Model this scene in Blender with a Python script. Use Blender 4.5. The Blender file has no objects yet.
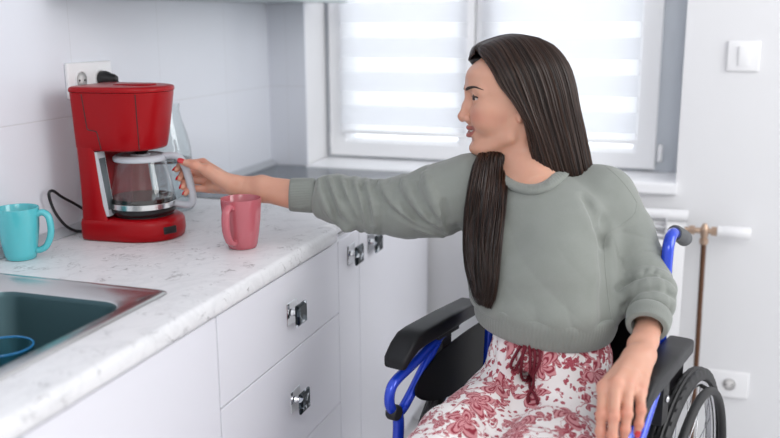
import bpy, bmesh, math, random
import numpy as np
from mathutils import Vector, Matrix
import openvdb
random.seed(7)
rng = np.random.default_rng(7)
SC = bpy.context.scene
COL = SC.collection
PI = math.pi

# ---------------------------------------------------------------- object helpers
def wloc(o):
    v = Vector((0, 0, 0))
    while o is not None:
        v += Vector(o.location); o = o.parent
    return v

def link(o, parent=None):
    COL.objects.link(o)
    if parent is not None: o.parent = parent
    return o

def thing(name, label, cat, loc, group=None):
    o = bpy.data.objects.new(name, None); o.empty_display_size = .05
    COL.objects.link(o); o.location = loc
    o['label'] = label; o['category'] = cat
    if group: o['group'] = group
    return o

def tag(o, label, cat, group=None, kind=None):
    o['label'] = label; o['category'] = cat
    if group: o['group'] = group
    if kind: o['kind'] = kind
    return o

def obj(name, V, F, mats, parent=None, smooth=True, mi=None, loc=None, auto=None):
    """world-space vertices V, faces F -> one mesh object under parent"""
    me = bpy.data.meshes.new(name)
    base = wloc(parent) if parent is not None else (Vector(loc) if loc is not None else Vector((0, 0, 0)))
    V = np.asarray(V, dtype=float) - np.array(base)
    me.from_pydata(V.tolist(), [], [list(map(int, f)) for f in F])
    if not isinstance(mats, (list, tuple)): mats = [mats]
    for m in mats: me.materials.append(m)
    if mi is not None: me.polygons.foreach_set('material_index', np.asarray(mi, dtype=np.int32))
    if smooth: me.polygons.foreach_set('use_smooth', np.ones(len(me.polygons), dtype=bool))
    me.update()
    o = bpy.data.objects.new(name, me)
    link(o, parent)
    if parent is None: o.location = base
    bm = bmesh.new(); bm.from_mesh(me); bmesh.ops.recalc_face_normals(bm, faces=bm.faces)
    if auto is not None:
        ca = math.radians(auto)
        for e in bm.edges:
            if len(e.link_faces) == 2 and e.calc_face_angle(0) > ca: e.smooth = False
    bm.to_mesh(me); bm.free()
    return o

class MB:
    """collects pieces into one mesh"""
    def __init__(s): s.V = []; s.F = []; s.M = []
    def add(s, V, F, m=0):
        n = len(s.V); s.V += [tuple(v) for v in V]
        s.F += [[i + n for i in f] for f in F]; s.M += [m] * len(F); return s
    def build(s, name, mats, parent=None, **k):
        k.setdefault('auto', 40)
        return obj(name, s.V, s.F, mats, parent, mi=s.M, **k)

def box_vf(lo, hi, bevel=0., seg=2, R=None, c=None):
    bm = bmesh.new()
    bmesh.ops.create_cube(bm, size=1)
    lo = Vector(lo); hi = Vector(hi); ctr = (lo + hi) / 2; d = hi - lo
    for v in bm.verts: v.co = Vector((v.co.x * d.x, v.co.y * d.y, v.co.z * d.z))
    if bevel > 0:
        bmesh.ops.bevel(bm, geom=list(bm.edges), offset=bevel, segments=seg, profile=.5, affect='EDGES', clamp_overlap=True)
    V = [v.co.copy() for v in bm.verts]
    if R is not None: V = [R @ v for v in V]
    V = [v + ctr for v in V]
    bm.verts.index_update()
    F = [[v.index for v in f.verts] for f in bm.faces]
    bm.free(); return V, F

def box(name, lo, hi, m, parent=None, bevel=.002, seg=2, R=None, **k):
    V, F = box_vf(lo, hi, bevel, seg, R)
    k.setdefault('auto', 35)
    return obj(name, V, F, m, parent, **k)

def loft_vf(secs, caps=True, closed=False):
    n = len(secs[0]); V = []; F = []
    for s in secs: V += [tuple(p) for p in s]
    m = len(secs)
    for i in range(m if closed else m - 1):
        a = i * n; b = ((i + 1) % m) * n
        for j in range(n):
            F.append([a + j, a + (j + 1) % n, b + (j + 1) % n, b + j])
    if caps and not closed:
        F.append(list(range(n))[::-1]); F.append([(m - 1) * n + j for j in range(n)])
    return V, F

def frames(P, up=None):
    P = [Vector(p) for p in P]; n = len(P); T = []
    for i in range(n):
        T.append((P[min(i + 1, n - 1)] - P[max(i - 1, 0)]).normalized())
    u = Vector(up) if up is not None else (Vector((0, 0, 1)) if abs(T[0].z) < .9 else Vector((1, 0, 0)))
    N = []; u = (u - T[0] * u.dot(T[0])).normalized()
    for i in range(n):
        u = (u - T[i] * u.dot(T[i])); u = u.normalized() if u.length > 1e-6 else T[i].orthogonal().normalized()
        N.append(u.copy())
    return P, T, N

def tube_vf(P, r, n=12, caps=True, up=None, sy=1., closed=False):
    P, T, N = frames(P, up)
    if not hasattr(r, '__len__'): r = [r] * len(P)
    secs = []
    for p, t, u, rr in zip(P, T, N, r):
        b = t.cross(u)
        secs.append([p + u * (rr * math.cos(a)) + b * (rr * sy * math.sin(a)) for a in [2 * PI * k / n for k in range(n)]])
    return loft_vf(secs, caps, closed)

def tube(name, P, r, m, parent=None, n=12, **k):
    V, F = tube_vf(P, r, n, **{q: k.pop(q) for q in ('up', 'sy', 'closed', 'caps') if q in k})
    k.setdefault('auto', 50)
    return obj(name, V, F, m, parent, **k)

def lathe_vf(prof, c, axis=(0, 0, 1), n=40):
    """prof: list of (r, h)"""
    c = Vector(c); a = Vector(axis).normalized(); u = a.orthogonal().normalized(); b = a.cross(u)
    if abs(a.z) > .99: u = Vector((1, 0, 0)); b = a.cross(u)
    secs = []
    for r, h in prof:
        r = max(r, 1e-5)
        secs.append([c + a * h + u * (r * math.cos(t)) + b * (r * math.sin(t)) for t in [2 * PI * k / n for k in range(n)]])
    return loft_vf(secs, caps=True)

def lathe(name, prof, c, m, parent=None, axis=(0, 0, 1), n=40, **k):
    V, F = lathe_vf(prof, c, axis, n)
    k.setdefault('auto', 40)
    return obj(name, V, F, m, parent, **k)

def prism_vf(poly, z0, z1, plane='xy'):
    f = {'xy': lambda a, b, c: (a, b, c), 'xz': lambda a, b, c: (a, c, b), 'yz': lambda a, b, c: (c, a, b)}[plane]
    return loft_vf([[f(a, b, z0) for a, b in poly], [f(a, b, z1) for a, b in poly]])

def spline(P, n=8, closed=False):
    """Catmull-Rom through points"""
    P = [Vector(p) for p in P]; out = []; m = len(P)
    rng_ = range(m if closed else m - 1)
    for i in rng_:
        g = (lambda k: P[k % m]) if closed else (lambda k: P[min(max(k, 0), m - 1)])
        a, b, c, d = g(i - 1), g(i), g(i + 1), g(i + 2)
        for k in range(n):
            t = k / n
            out.append(.5 * ((2 * b) + (c - a) * t + (2 * a - 5 * b + 4 * c - d) * t * t + (3 * b - a - 3 * c + d) * t ** 3))
    if not closed: out.append(P[-1].copy())
    return out

def dup(root, loc, label=None, name=None):
    r = root.copy(); COL.objects.link(r); r.location = loc
    if label: r['label'] = label
    for ch in list(root.children):
        c = ch.copy(); COL.objects.link(c); c.parent = r
        for g in list(ch.children):
            d = g.copy(); COL.objects.link(d); d.parent = c
    return r

# ---------------------------------------------------------------- materials
def nodes(name):
    m = bpy.data.materials.new(name); m.use_nodes = True
    nt = m.node_tree; return m, nt, nt.nodes['Principled BSDF']

def mat(name, color, rough=.5, metal=0., spec=.5, coat=0., bump=None, sheen=0., sss=0., **k):
    m, nt, b = nodes(name)
    b.inputs['Base Color'].default_value = (*color, 1)
    b.inputs['Roughness'].default_value = rough
    b.inputs['Metallic'].default_value = metal
    b.inputs['Specular IOR Level'].default_value = spec
    b.inputs['Coat Weight'].default_value = coat
    b.inputs['Coat Roughness'].default_value = .08
    if sheen:
        b.inputs['Sheen Weight'].default_value = sheen; b.inputs['Sheen Roughness'].default_value = .5
    if sss:
        b.inputs['Subsurface Weight'].default_value = sss
        b.inputs['Subsurface Radius'].default_value = (.9, .35, .2)
        b.inputs['Subsurface Scale'].default_value = .012
    if bump:
        sc, st, di = bump
        tc = nt.nodes.new('ShaderNodeTexCoord'); no = nt.nodes.new('ShaderNodeTexNoise'); bp = nt.nodes.new('ShaderNodeBump')
        no.inputs['Scale'].default_value = sc; no.inputs['Detail'].default_value = 3
        bp.inputs['Strength'].default_value = st; bp.inputs['Distance'].default_value = di
        nt.links.new(tc.outputs['Object'], no.inputs['Vector']); nt.links.new(no.outputs['Fac'], bp.inputs['Height'])
        nt.links.new(bp.outputs['Normal'], b.inputs['Normal'])
    return m

def M_(nt, op, a, b=None, c=None, clamp=False):
    n = nt.nodes.new('ShaderNodeMath'); n.operation = op; n.use_clamp = clamp
    for i, v in enumerate((a, b, c)):
        if v is None: continue
        if hasattr(v, 'is_linked') or hasattr(v, 'node'): nt.links.new(v, n.inputs[i])
        else: n.inputs[i].default_value = v
    return n.outputs[0]

def V_(nt, op, a, b=None, out=0):
    n = nt.nodes.new('ShaderNodeVectorMath'); n.operation = op
    for i, v in enumerate((a, b)):
        if v is None: continue
        if hasattr(v, 'node'): nt.links.new(v, n.inputs[i])
        elif op == 'SCALE' and i == 1: n.inputs['Scale'].default_value = v
        else: n.inputs[i].default_value = v
    return n.outputs['Value'] if out == 'v' else n.outputs[0]

def ramp(nt, x, stops, interp='LINEAR'):
    n = nt.nodes.new('ShaderNodeValToRGB'); n.color_ramp.interpolation = interp
    e = n.color_ramp.elements
    while len(e) < len(stops): e.new(.5)
    for el, (p, c) in zip(e, stops):
        el.position = p; el.color = (*c, 1) if len(c) == 3 else c
    nt.links.new(x, n.inputs[0]); return n.outputs[0]

def mixc(nt, fac, a, b):
    n = nt.nodes.new('ShaderNodeMix'); n.data_type = 'RGBA'
    for s, v in ((n.inputs[0], fac), (n.inputs[6], a), (n.inputs[7], b)):
        if hasattr(v, 'node'): nt.links.new(v, s)
        else: s.default_value = v if not isinstance(v, tuple) else (*v, 1)
    return n.outputs[2]

def noise(nt, vec, scale, detail=2, dist=0., rough=.5, out='Fac'):
    n = nt.nodes.new('ShaderNodeTexNoise'); n.inputs['Scale'].default_value = scale
    n.inputs['Detail'].default_value = detail; n.inputs['Distortion'].default_value = dist; n.inputs['Roughness'].default_value = rough
    nt.links.new(vec, n.inputs['Vector']); return n.outputs[out]

def coords(nt, kind='Object'):
    return nt.nodes.new('ShaderNodeTexCoord').outputs[kind]

def mapping(nt, vec, scale=(1, 1, 1), rot=(0, 0, 0), loc=(0, 0, 0)):
    n = nt.nodes.new('ShaderNodeMapping'); n.inputs['Scale'].default_value = scale
    n.inputs['Rotation'].default_value = rot; n.inputs['Location'].default_value = loc
    nt.links.new(vec, n.inputs['Vector']); return n.outputs[0]

def bumpn(nt, b, h, strength=.3, dist=.002):
    n = nt.nodes.new('ShaderNodeBump'); n.inputs['Strength'].default_value = strength; n.inputs['Distance'].default_value = dist
    nt.links.new(h, n.inputs['Height']); nt.links.new(n.outputs['Normal'], b.inputs['Normal'])

def thin_glass(name, tint=(.95, .97, .97), rough=.02, refl=1.0):
    m, nt, b = nodes(name)
    out = nt.nodes['Material Output']
    tr = nt.nodes.new('ShaderNodeBsdfTransparent'); tr.inputs[0].default_value = (*tint, 1)
    gl = nt.nodes.new('ShaderNodeBsdfGlossy'); gl.inputs['Roughness'].default_value = rough
    lw = nt.nodes.new('ShaderNodeLayerWeight'); lw.inputs[0].default_value = .5
    fr = M_(nt, 'ADD', .04, M_(nt, 'MULTIPLY', M_(nt, 'POWER', lw.outputs['Facing'], 5.), .7))
    mx = nt.nodes.new('ShaderNodeMixShader')
    nt.links.new(M_(nt, 'MULTIPLY', fr, refl, clamp=True), mx.inputs[0])
    nt.links.new(tr.outputs[0], mx.inputs[1]); nt.links.new(gl.outputs[0], mx.inputs[2])
    nt.links.new(mx.outputs[0], out.inputs['Surface']); nt.nodes.remove(b)
    return m

# ---------------------------------------------------------------- signed-distance modelling
class Vol:
    def __init__(s, lo, hi, h):
        s.lo = np.array(lo, float); s.h = h
        s.n = np.ceil((np.array(hi, float) - s.lo) / h).astype(int) + 1
        s.F = np.full(s.n, .05, np.float32)
        s.ax = [(s.lo[i] + h * np.arange(s.n[i])).astype(np.float32) for i in range(3)]
    def sub(s, lo, hi):
        a = np.clip(np.floor((np.array(lo) - s.lo) / s.h).astype(int), 0, s.n)
        b = np.clip(np.ceil((np.array(hi) - s.lo) / s.h).astype(int) + 1, 0, s.n)
        if (b - a <= 0).any(): return None, None
        sl = tuple(slice(a[i], b[i]) for i in range(3))
        g = np.meshgrid(*[s.ax[i][sl[i]] for i in range(3)], indexing='ij', sparse=True)
        return sl, g
    def op(s, prim, mode='+', k=.0):
        lo, hi, fn = prim
        pad = max(k, 3 * s.h) + .002
        sl, g = s.sub(np.array(lo) - pad, np.array(hi) + pad)
        if sl is None: return s
        d = fn(*g).astype(np.float32); A = s.F[sl]
        if mode == '+':
            r = np.minimum(A, d)
            if k > 0: hh = np.maximum(k - np.abs(A - d), 0); r = r - hh * hh / (4 * k)
        elif mode == '-':
            d = -d; r = np.maximum(A, d)
            if k > 0: hh = np.maximum(k - np.abs(A - d), 0); r = r + hh * hh / (4 * k)
        elif mode == 'o':   # offset: adds a falloff bump field
            r = A + d
        s.F[sl] = r
        return s
    def trace(s, o, d, t0, t1, n=1200):
        for t in np.linspace(t0, t1, n):
            i = np.round((o + d * t - s.lo) / s.h).astype(int)
            if (i >= 0).all() and (i < s.n).all() and s.F[tuple(i)] < 0: return float(t)
        return None
    def mesh(s, iso=0.):
        F = s.F.copy()
        for ax in range(3):
            for e in (0, -1):
                ix = [slice(None)] * 3; ix[ax] = e
                F[tuple(ix)] = np.maximum(F[tuple(ix)], .001)
        g = openvdb.FloatGrid(.05); g.copyFromArray(F)
        P, T, Q = g.convertToPolygons(isovalue=iso)
        P = P * s.h + s.lo
        faces = [list(map(int, q[::-1])) for q in Q] + [list(map(int, t[::-1])) for t in T]
        return P, faces

def cap(a, b, ra, rb=None):
    """round cone from a to b"""
    rb = ra if rb is None else rb
    a = np.array(a, float); b = np.array(b, float); R = max(ra, rb)
    lo = np.minimum(a, b) - R; hi = np.maximum(a, b) + R
    ba = b - a; L2 = float(ba @ ba) + 1e-12
    def fn(x, y, z):
        px, py, pz = x - a[0], y - a[1], z - a[2]
        t = np.clip((px * ba[0] + py * ba[1] + pz * ba[2]) / L2, 0, 1)
        dx, dy, dz = px - t * ba[0], py - t * ba[1], pz - t * ba[2]
        return np.sqrt(dx * dx + dy * dy + dz * dz) - (ra + (rb - ra) * t)
    return lo, hi, fn

def multi(prims, k=.006):
    lo = np.min([p[0] for p in prims], 0); hi = np.max([p[1] for p in prims], 0)
    def fn(x, y, z):
        r = None
        for p in prims:
            d = p[2](x, y, z)
            if r is None: r = d
            else:
                h = np.maximum(k - np.abs(r - d), 0) / k; r = np.minimum(r, d) - h * h * k / 4
        return r
    return lo, hi, fn

def chain(P, R):
    return [cap(P[i], P[i + 1], R[i], R[i + 1]) for i in range(len(P) - 1)]

def ell(c, r, R=None):
    """ellipsoid centre c radii r, R: 3x3 with columns = axes"""
    c = np.array(c, float); r = np.array(r, float)
    A = np.eye(3) if R is None else np.array(R, float)
    ext = np.sqrt(((A * r) ** 2).sum(1)); m = float(r.min())
    def fn(x, y, z):
        px, py, pz = x - c[0], y - c[1], z - c[2]
        q0 = px * A[0, 0] + py * A[1, 0] + pz * A[2, 0]
        q1 = px * A[0, 1] + py * A[1, 1] + pz * A[2, 1]
        q2 = px * A[0, 2] + py * A[1, 2] + pz * A[2, 2]
        k0 = np.sqrt((q0 / r[0]) ** 2 + (q1 / r[1]) ** 2 + (q2 / r[2]) ** 2)
        k1 = np.sqrt((q0 / r[0] ** 2) ** 2 + (q1 / r[1] ** 2) ** 2 + (q2 / r[2] ** 2) ** 2) + 1e-9
        return k0 * (k0 - 1) / k1
    return c - ext, c + ext, fn

def rbox(c, hsz, rad, R=None):
    c = np.array(c, float); hs = np.array(hsz, float) - rad
    A = np.eye(3) if R is None else np.array(R, float)
    ext = (np.abs(A) * (hs + rad)).sum(1)
    def fn(x, y, z):
        px, py, pz = x - c[0], y - c[1], z - c[2]
        q = [np.abs(px * A[0, i] + py * A[1, i] + pz * A[2, i]) - hs[i] for i in range(3)]
        o = np.sqrt(np.maximum(q[0], 0) ** 2 + np.maximum(q[1], 0) ** 2 + np.maximum(q[2], 0) ** 2)
        return o + np.minimum(np.maximum(np.maximum(q[0], q[1]), q[2]), 0) - rad
    return c - ext, c + ext, fn

def basis(f, u=(0, 0, 1)):
    """columns: forward, left, up"""
    f = np.array(f, float); f /= np.linalg.norm(f); u = np.array(u, float)
    u = u - f * (u @ f); u /= np.linalg.norm(u)
    return np.stack([f, np.cross(u, f), u], 1)

def sstep(a, b, x):
    t = np.clip((x - a) / (b - a), 0, 1); return t * t * (3 - 2 * t)
LP = dict(key=22., top=26., world=1.0, exp=-.15)
# ================================================================ MATERIALS (room)
def tile_material():
    m, nt, b = nodes('glazed_wall_tile')
    p = coords(nt); s = nt.nodes.new('ShaderNodeSeparateXYZ'); nt.links.new(p, s.inputs[0])
    h = M_(nt, 'ADD', s.outputs[0], s.outputs[1])
    def line(v, off, per):
        f = M_(nt, 'FRACT', M_(nt, 'DIVIDE', M_(nt, 'ADD', v, off), per))
        d = M_(nt, 'MULTIPLY', M_(nt, 'SUBTRACT', .5, M_(nt, 'ABSOLUTE', M_(nt, 'SUBTRACT', f, .5))), per)
        return d
    dz = line(s.outputs[2], -1.147 + 2.68, .268); dy = line(h, .66 + 3.6, .36)
    d = M_(nt, 'MINIMUM', dz, M_(nt, 'ADD', dy, .0006))
    g = M_(nt, 'SUBTRACT', 1, M_(nt, 'DIVIDE', d, .0022, clamp=True), clamp=True)
    nt.links.new(mixc(nt, M_(nt, 'MULTIPLY', g, .5), (.735, .755, .81), (.55, .55, .56)), b.inputs['Base Color'])
    b.inputs['Roughness'].default_value = .22; b.inputs['Coat Weight'].default_value = .2
    hn = noise(nt, p, 6., 1)
    bumpn(nt, b, M_(nt, 'SUBTRACT', M_(nt, 'MULTIPLY', hn, .15), g), .25, .002)
    return m

def marble_material():
    m, nt, b = nodes('white_veined_laminate')
    p = coords(nt)
    q = mapping(nt, p, scale=(1, 1, 1), rot=(0, 0, .55))
    w = noise(nt, q, 7., 3, 0, .55, 'Color')
    qq = V_(nt, 'ADD', mapping(nt, q, scale=(3.2, 1.3, 2.)), V_(nt, 'SCALE', w, .55))
    n1 = noise(nt, qq, 9., 4, .5, .62)
    vein = M_(nt, 'SUBTRACT', 1, M_(nt, 'DIVIDE', M_(nt, 'ABSOLUTE', M_(nt, 'SUBTRACT', n1, .5)), .022, clamp=True), clamp=True)
    mask = ramp(nt, noise(nt, q, 16., 3, .3, .6), [(.50, (0, 0, 0)), (.62, (1, 1, 1))])
    v1 = M_(nt, 'MULTIPLY', vein, mask)
    n2 = noise(nt, mapping(nt, qq, loc=(3, 1, 2)), 4., 5, .8, .6)
    soft = M_(nt, 'SUBTRACT', 1, M_(nt, 'DIVIDE', M_(nt, 'ABSOLUTE', M_(nt, 'SUBTRACT', n2, .5)), .06, clamp=True), clamp=True)
    base = mixc(nt, M_(nt, 'MULTIPLY', soft, .22), (.75, .755, .77), (.50, .51, .53))
    col = mixc(nt, M_(nt, 'MULTIPLY', v1, .85), base, (.16, .155, .16))
    nt.links.new(col, b.inputs['Base Color'])
    b.inputs['Roughness'].default_value = .38
    return m

MT = {}
MT['tile'] = tile_material()
MT['marble'] = marble_material()
MT['wall'] = mat('white_wall_paint', (.78, .782, .795), .75, bump=(220., .05, .001))
MT['floor'] = mat('pale_floor_tile', (.72, .72, .73), .35)
MT['cab'] = mat('white_lacquer_front', (.73, .735, .785), .32, bump=(3., .03, .01))
MT['carc'] = mat('grey_carcass', (.55, .55, .57), .6)
MT['frame'] = mat('white_window_plastic', (.93, .935, .95), .35)
MT['frameshade'] = mat('shade_greyed_window_plastic', (.62, .66, .71), .4)  # white frame, greyed in colour for the shade behind the projecting sashes
MT['white'] = mat('white_plastic', (.86, .86, .87), .3)
MT['socketin'] = mat('shaded_white_plastic', (.72, .71, .70), .4)
MT['dark'] = mat('black_plastic', (.012, .012, .014), .35)
MT['trim'] = mat('grey_sealing_strip', (.42, .44, .47), .35)
MT['hob'] = mat('dark_grey_worktop', (.17, .19, .215), .22)
MT['hobedge'] = mat('black_edge_strip', (.02, .02, .022), .4)
MT['steel'] = mat('brushed_steel', (.62, .62, .62), .24, 1.0, bump=(300., .04, .0005))
MT['chrome'] = mat('chrome', (.75, .76, .78), .08, 1.0)
MT['copper'] = mat('copper_pipe', (.15, .075, .045), .4, .8)
MT['brass'] = mat('brown_brass_valve', (.50, .36, .27), .35, .8)
MT['rad'] = mat('radiator_enamel', (.86, .86, .87), .35)
MT['basin'] = mat('shade_darkened_steel_basin', (.065, .125, .14), .3, .6, bump=(200., .05, .0005))  # steel basin; its shade and dark reflections are put into the colour

def crystal_material():
    m, nt, b = nodes('faceted_dark_chrome')
    p = coords(nt); n = nt.nodes.new('ShaderNodeTexVoronoi'); n.inputs['Scale'].default_value = 95.
    nt.links.new(p, n.inputs['Vector'])
    s = nt.nodes.new('ShaderNodeSeparateColor'); nt.links.new(n.outputs['Color'], s.inputs[0])
    nt.links.new(ramp(nt, s.outputs[0], [(.45, (.012, .018, .022)), (.62, (.12, .15, .17)), (.85, (.75, .8, .84))], 'CONSTANT'), b.inputs['Base Color'])
    b.inputs['Metallic'].default_value = .6; b.inputs['Roughness'].default_value = .15
    return m
MT['crystal'] = crystal_material()

def struct(name, V, F, m, **k):
    k.setdefault('smooth', False)
    o = obj(name, V, F, m, **k); o['kind'] = 'structure'; return o
def sbox(name, lo, hi, m, bevel=0.):
    V, F = box_vf(lo, hi, bevel); return struct(name, V, F, m)

# ================================================================ ROOM SHELL
WX0, WX1, WZ0, WZ1 = .134, 1.330, .866, 2.15        # window opening
sbox('floor', (-.1, -3.6, -.1), (3.4, .35, 0), MT['floor'])
sbox('ceiling', (-.1, -3.6, 2.6), (3.4, .35, 2.7), MT['wall'])
sbox('wall_left', (-.12, -3.6, 0), (0, .35, 2.6), MT['tile'])
def back_wall():
    b = MB()
    for lo, hi in (((WX1, 0, 0), (3.4, .35, 2.6)), ((WX0, 0, 0), (WX1, .35, WZ0)), ((WX0, 0, WZ1), (WX1, .35, 2.6))):
        V, F = box_vf(lo, hi); b.add(V, F)
    V, F = box_vf((0, 0, 0), (WX0, .35, 2.6))
    b.add(V, F, 0)
    o = b.build('wall_back', [MT['wall']], smooth=False); o['kind'] = 'structure'
back_wall()
# tiled return beside the window
V, F = box_vf((0, -.006, .0), (WX0, 0, 2.6)); struct('wall_back_tiling', V, F, MT['tile'])
# sealing strip along tile / worktop joint
V, F = loft_vf([[(0, y, .8805), (.022, y, .8805), (.022, y, .884), (.008, y, .896), (0, y, .898)] for y in (-3.2, -.001)])
struct('trim_1', V, F, MT['trim'], auto=30)

# window -----------------------------------------------------------
FY = .18
def window():
    root = thing('window_1', 'white plastic double-sash window with striped blinds in the back wall', 'window', (.73, FY, WZ0))
    del root['category']; root['kind'] = 'structure'
    b = MB()
    for lo, hi in (((WX0, FY, WZ0), (.150, FY + .07, WZ1)), ((1.262, FY, WZ0), (WX1, FY + .07, WZ1)), ((.150, FY, WZ0), (1.262, FY + .07, .893)), ((.150, FY, WZ1 - .05), (1.262, FY + .07, WZ1))):
        V, F = box_vf(lo, hi); b.add(V, F)
    b.build('outer_frame', [MT['frameshade']], root, smooth=False)
    glass = thin_glass('window_glass', (.93, .95, .96))
    for x0, x1, g0, g1 in ((.150, .668, .222, .612), (.676, 1.262, .742, 1.19)):
        b = MB(); y0, y1 = FY - .022, FY + .05; z0, z1, h0, h1 = .895, WZ1 - .05, .957, WZ1 - .12
        # mitred frame with sloped inner bead
        def ring(a0, a1, c0, c1, y): return [(a0, y, c0), (a1, y, c0), (a1, y, c1), (a0, y, c1)]
        V, F = loft_vf([ring(x0, x1, z0, z1, y1), ring(x0, x1, z0, z1, y0 + .004), ring(x0 + .004, x1 - .004, z0 + .004, z1 - .004, y0),
                        ring(g0 - .012, g1 + .012, h0 - .012, h1 + .012, y0), ring(g0, g1, h0, h1, y0 + .02), ring(g0, g1, h0, h1, y1)], caps=False)
        b.add(V, F)
        s = b.build('sash', [MT['frame']], root, smooth=False)
        V, F = box_vf((g0, FY + .008, h0), (g1, FY + .014, h1)); obj('pane', V, F, glass, s, smooth=False)
    for x, z in ((.155, .95), (1.275, .95)):
        V, F = lathe_vf([(.006, 0), (.009, .004), (.009, .05), (.006, .056)], (x, FY - .014, z - .03), n=16)
        obj('hinge', V, F, MT['frame'], root, auto=40)
    return root
WIN = window()
V, F = loft_vf([[(x, FY, .851), (x, -.022, .851), (x, -.026, .856), (x, -.026, .880), (x, -.021, .885), (x, FY, .887)] for x in (.137, 1.334)])
struct('window_sill', V, F, MT['frame'], auto=30)

def blind_material():
    m, nt, b = nodes('striped_blind_fabric')
    out = nt.nodes['Material Output']
    p = coords(nt); s = nt.nodes.new('ShaderNodeSeparateXYZ'); nt.links.new(p, s.inputs[0])
    f = M_(nt, 'FRACT', M_(nt, 'DIVIDE', M_(nt, 'ADD', s.outputs[2], 1.16 - .03 - .02 + .055), .1155))
    sheer = M_(nt, 'LESS_THAN', f, .43)
    weave = noise(nt, mapping(nt, p, scale=(1, 1, 1)), 600., 1)
    di = nt.nodes.new('ShaderNodeBsdfDiffuse'); di.inputs[0].default_value = (.90, .91, .93, 1)
    tl = nt.nodes.new('ShaderNodeBsdfTranslucent'); tl.inputs[0].default_value = (.93, .94, .96, 1)
    op = nt.nodes.new('ShaderNodeMixShader'); op.inputs[0].default_value = .6
    nt.links.new(di.outputs[0], op.inputs[1]); nt.links.new(tl.outputs[0], op.inputs[2])
    tr = nt.nodes.new('ShaderNodeBsdfTransparent'); tr.inputs[0].default_value = (.95, .95, .95, 1)
    sh = nt.nodes.new('ShaderNodeMixShader'); nt.links.new(M_(nt, 'ADD', .25, M_(nt, 'MULTIPLY', weave, .25)), sh.inputs[0])
    nt.links.new(op.outputs[0], sh.inputs[1]); nt.links.new(tr.outputs[0], sh.inputs[2])
    mx = nt.nodes.new('ShaderNodeMixShader'); nt.links.new(sheer, mx.inputs[0])
    nt.links.new(op.outputs[0], mx.inputs[1]); nt.links.new(sh.outputs[0], mx.inputs[2])
    nt.links.new(mx.outputs[0], out.inputs['Surface']); nt.nodes.remove(b)
    return m
BL = blind_material()
for x0, x1, lab in ((.200, .648, 'white striped roller blind on the left window sash'), (.700, 1.200, 'white striped roller blind on the right window sash behind the woman')):
    r = thing('roller_blind', lab, 'blind', ((x0 + x1) / 2, FY - .035, .97), group='striped blinds in the window')
    box('blind_fabric', (x0, FY - .0355, .985), (x1, FY - .0345, 1.98), BL, r, 0, smooth=False)
    box('bottom_bar', (x0 - .002, FY - .040, .976), (x1 + .002, FY - .030, .988), MT['frame'], r, .003)
    box('blind_cassette', (x0 - .004, FY - .06, 1.98), (x1 + .004, FY - .022, 2.05), MT['frame'], r, .006)

# ================================================================ CABINETS AND WORKTOPS
CX = .572
def handle(y, z, parent):
    b = MB()
    V, F = box_vf((CX, y - .025, z - .025), (CX + .002, y + .025, z + .025), .0008, 1); b.add(V, F, 0)
    V, F = lathe_vf([(.009, 0), (.007, .006), (.007, .015), (.011, .020)], (CX + .001, y, z), (1, 0, 0), 16); b.add(V, F, 0)
    # square faceted knob face
    sec = []
    for x, h in ((.018, .020), (.021, .0235), (.025, .0235), (.028, .019)):
        sec.append([(CX + x, y - h, z - h), (CX + x, y + h, z - h), (CX + x, y + h, z + h), (CX + x, y - h, z + h)])
    V, F = loft_vf(sec); b.add(V, F, 1)
    return b.build('handle', [MT['chrome'], MT['crystal']], parent, smooth=False)

def cabinet(name, lab, y0, y1, fronts, grp=None):
    r = thing(name, lab, 'cabinet', (.30, (y0 + y1) / 2, 0), grp)
    box('carcass', (.012, y0 + .001, .11), (CX - .020, y1 - .001, .842 if y0 > -2 else .70), MT['carc'], r, 0)
    box('plinth', (.49, y0 + .001, 0), (.51, y1 - .001, .11), MT['cab'], r, 0)
    for kind, a, c, z0, z1, hy, hz in fronts:
        d = box(kind, (CX - .019, a + .0019, z0 + .0013), (CX, c - .0019, z1 - .0013), MT['cab'], r, .0012, 1)
        if hy is not None: handle(hy, hz, d)
    return r
cabinet('base_cabinet', 'white handleless-looking base cabinet under the steel sink', -2.40, -1.407,
        [('door', -1.91, -1.407, .112, .841, None, None), ('door', -2.40, -1.91, .112, .841, -1.96, .78)], 'white base cabinets')
cabinet('drawer_cabinet', 'white three-drawer cabinet with square chrome knobs below the pink mug', -1.407, -.820,
        [('drawer', -1.407, -.820, .660, .841, -1.092, .748), ('drawer', -1.407, -.820, .425, .660, -1.087, .545), ('drawer', -1.407, -.820, .112, .425, -1.087, .27)], 'white base cabinets')
cabinet('base_cabinet', 'narrow white pull-out cabinet right of the drawers', -.820, -.676, [('door', -.820, -.676, .112, .841, -.735, .789)], 'white base cabinets')
cabinet('base_cabinet', 'wide white corner cabinet nearest the back wall, under the sleeve', -.676, -.008, [('door', -.676, -.04, .112, .841, -.588, .785)], 'white base cabinets')

def worktop():
    prof = [(.004, .88), (.112, .88), (.466, .88), (.568, .88), (.573, .8788), (.5775, .8755), (.58, .870), (.58, .852), (.578, .846), (.573, .843), (.466, .843), (.112, .843), (.004, .843)]
    ys = (-2.75, -2.02, -1.435, -.842, -.840, -.615)
    V, F = loft_vf([[(x - (.03 if y > -.841 and x > .5 else 0), y, z) for x, z in prof] for y in ys])
    n = len(prof); F2 = []
    for f in F:
        if len(f) == 4:
            c = np.mean([V[i] for i in f], 0)
            if -2.02 < c[1] < -1.435 and .112 < c[0] < .466: continue
        F2.append(f)
    o = obj('worktop', V, F2, MT['marble'], None, auto=45)
    tag(o, 'white marble-patterned worktop with fine dark veins running along the wall', 'worktop')
worktop()
o = box('worktop', (.004, -.613, .848), (.566, -.009, .8805), [MT['hob']], None, .003)
tag(o, 'smooth dark grey worktop in the back corner beside the window sill', 'worktop')
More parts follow.
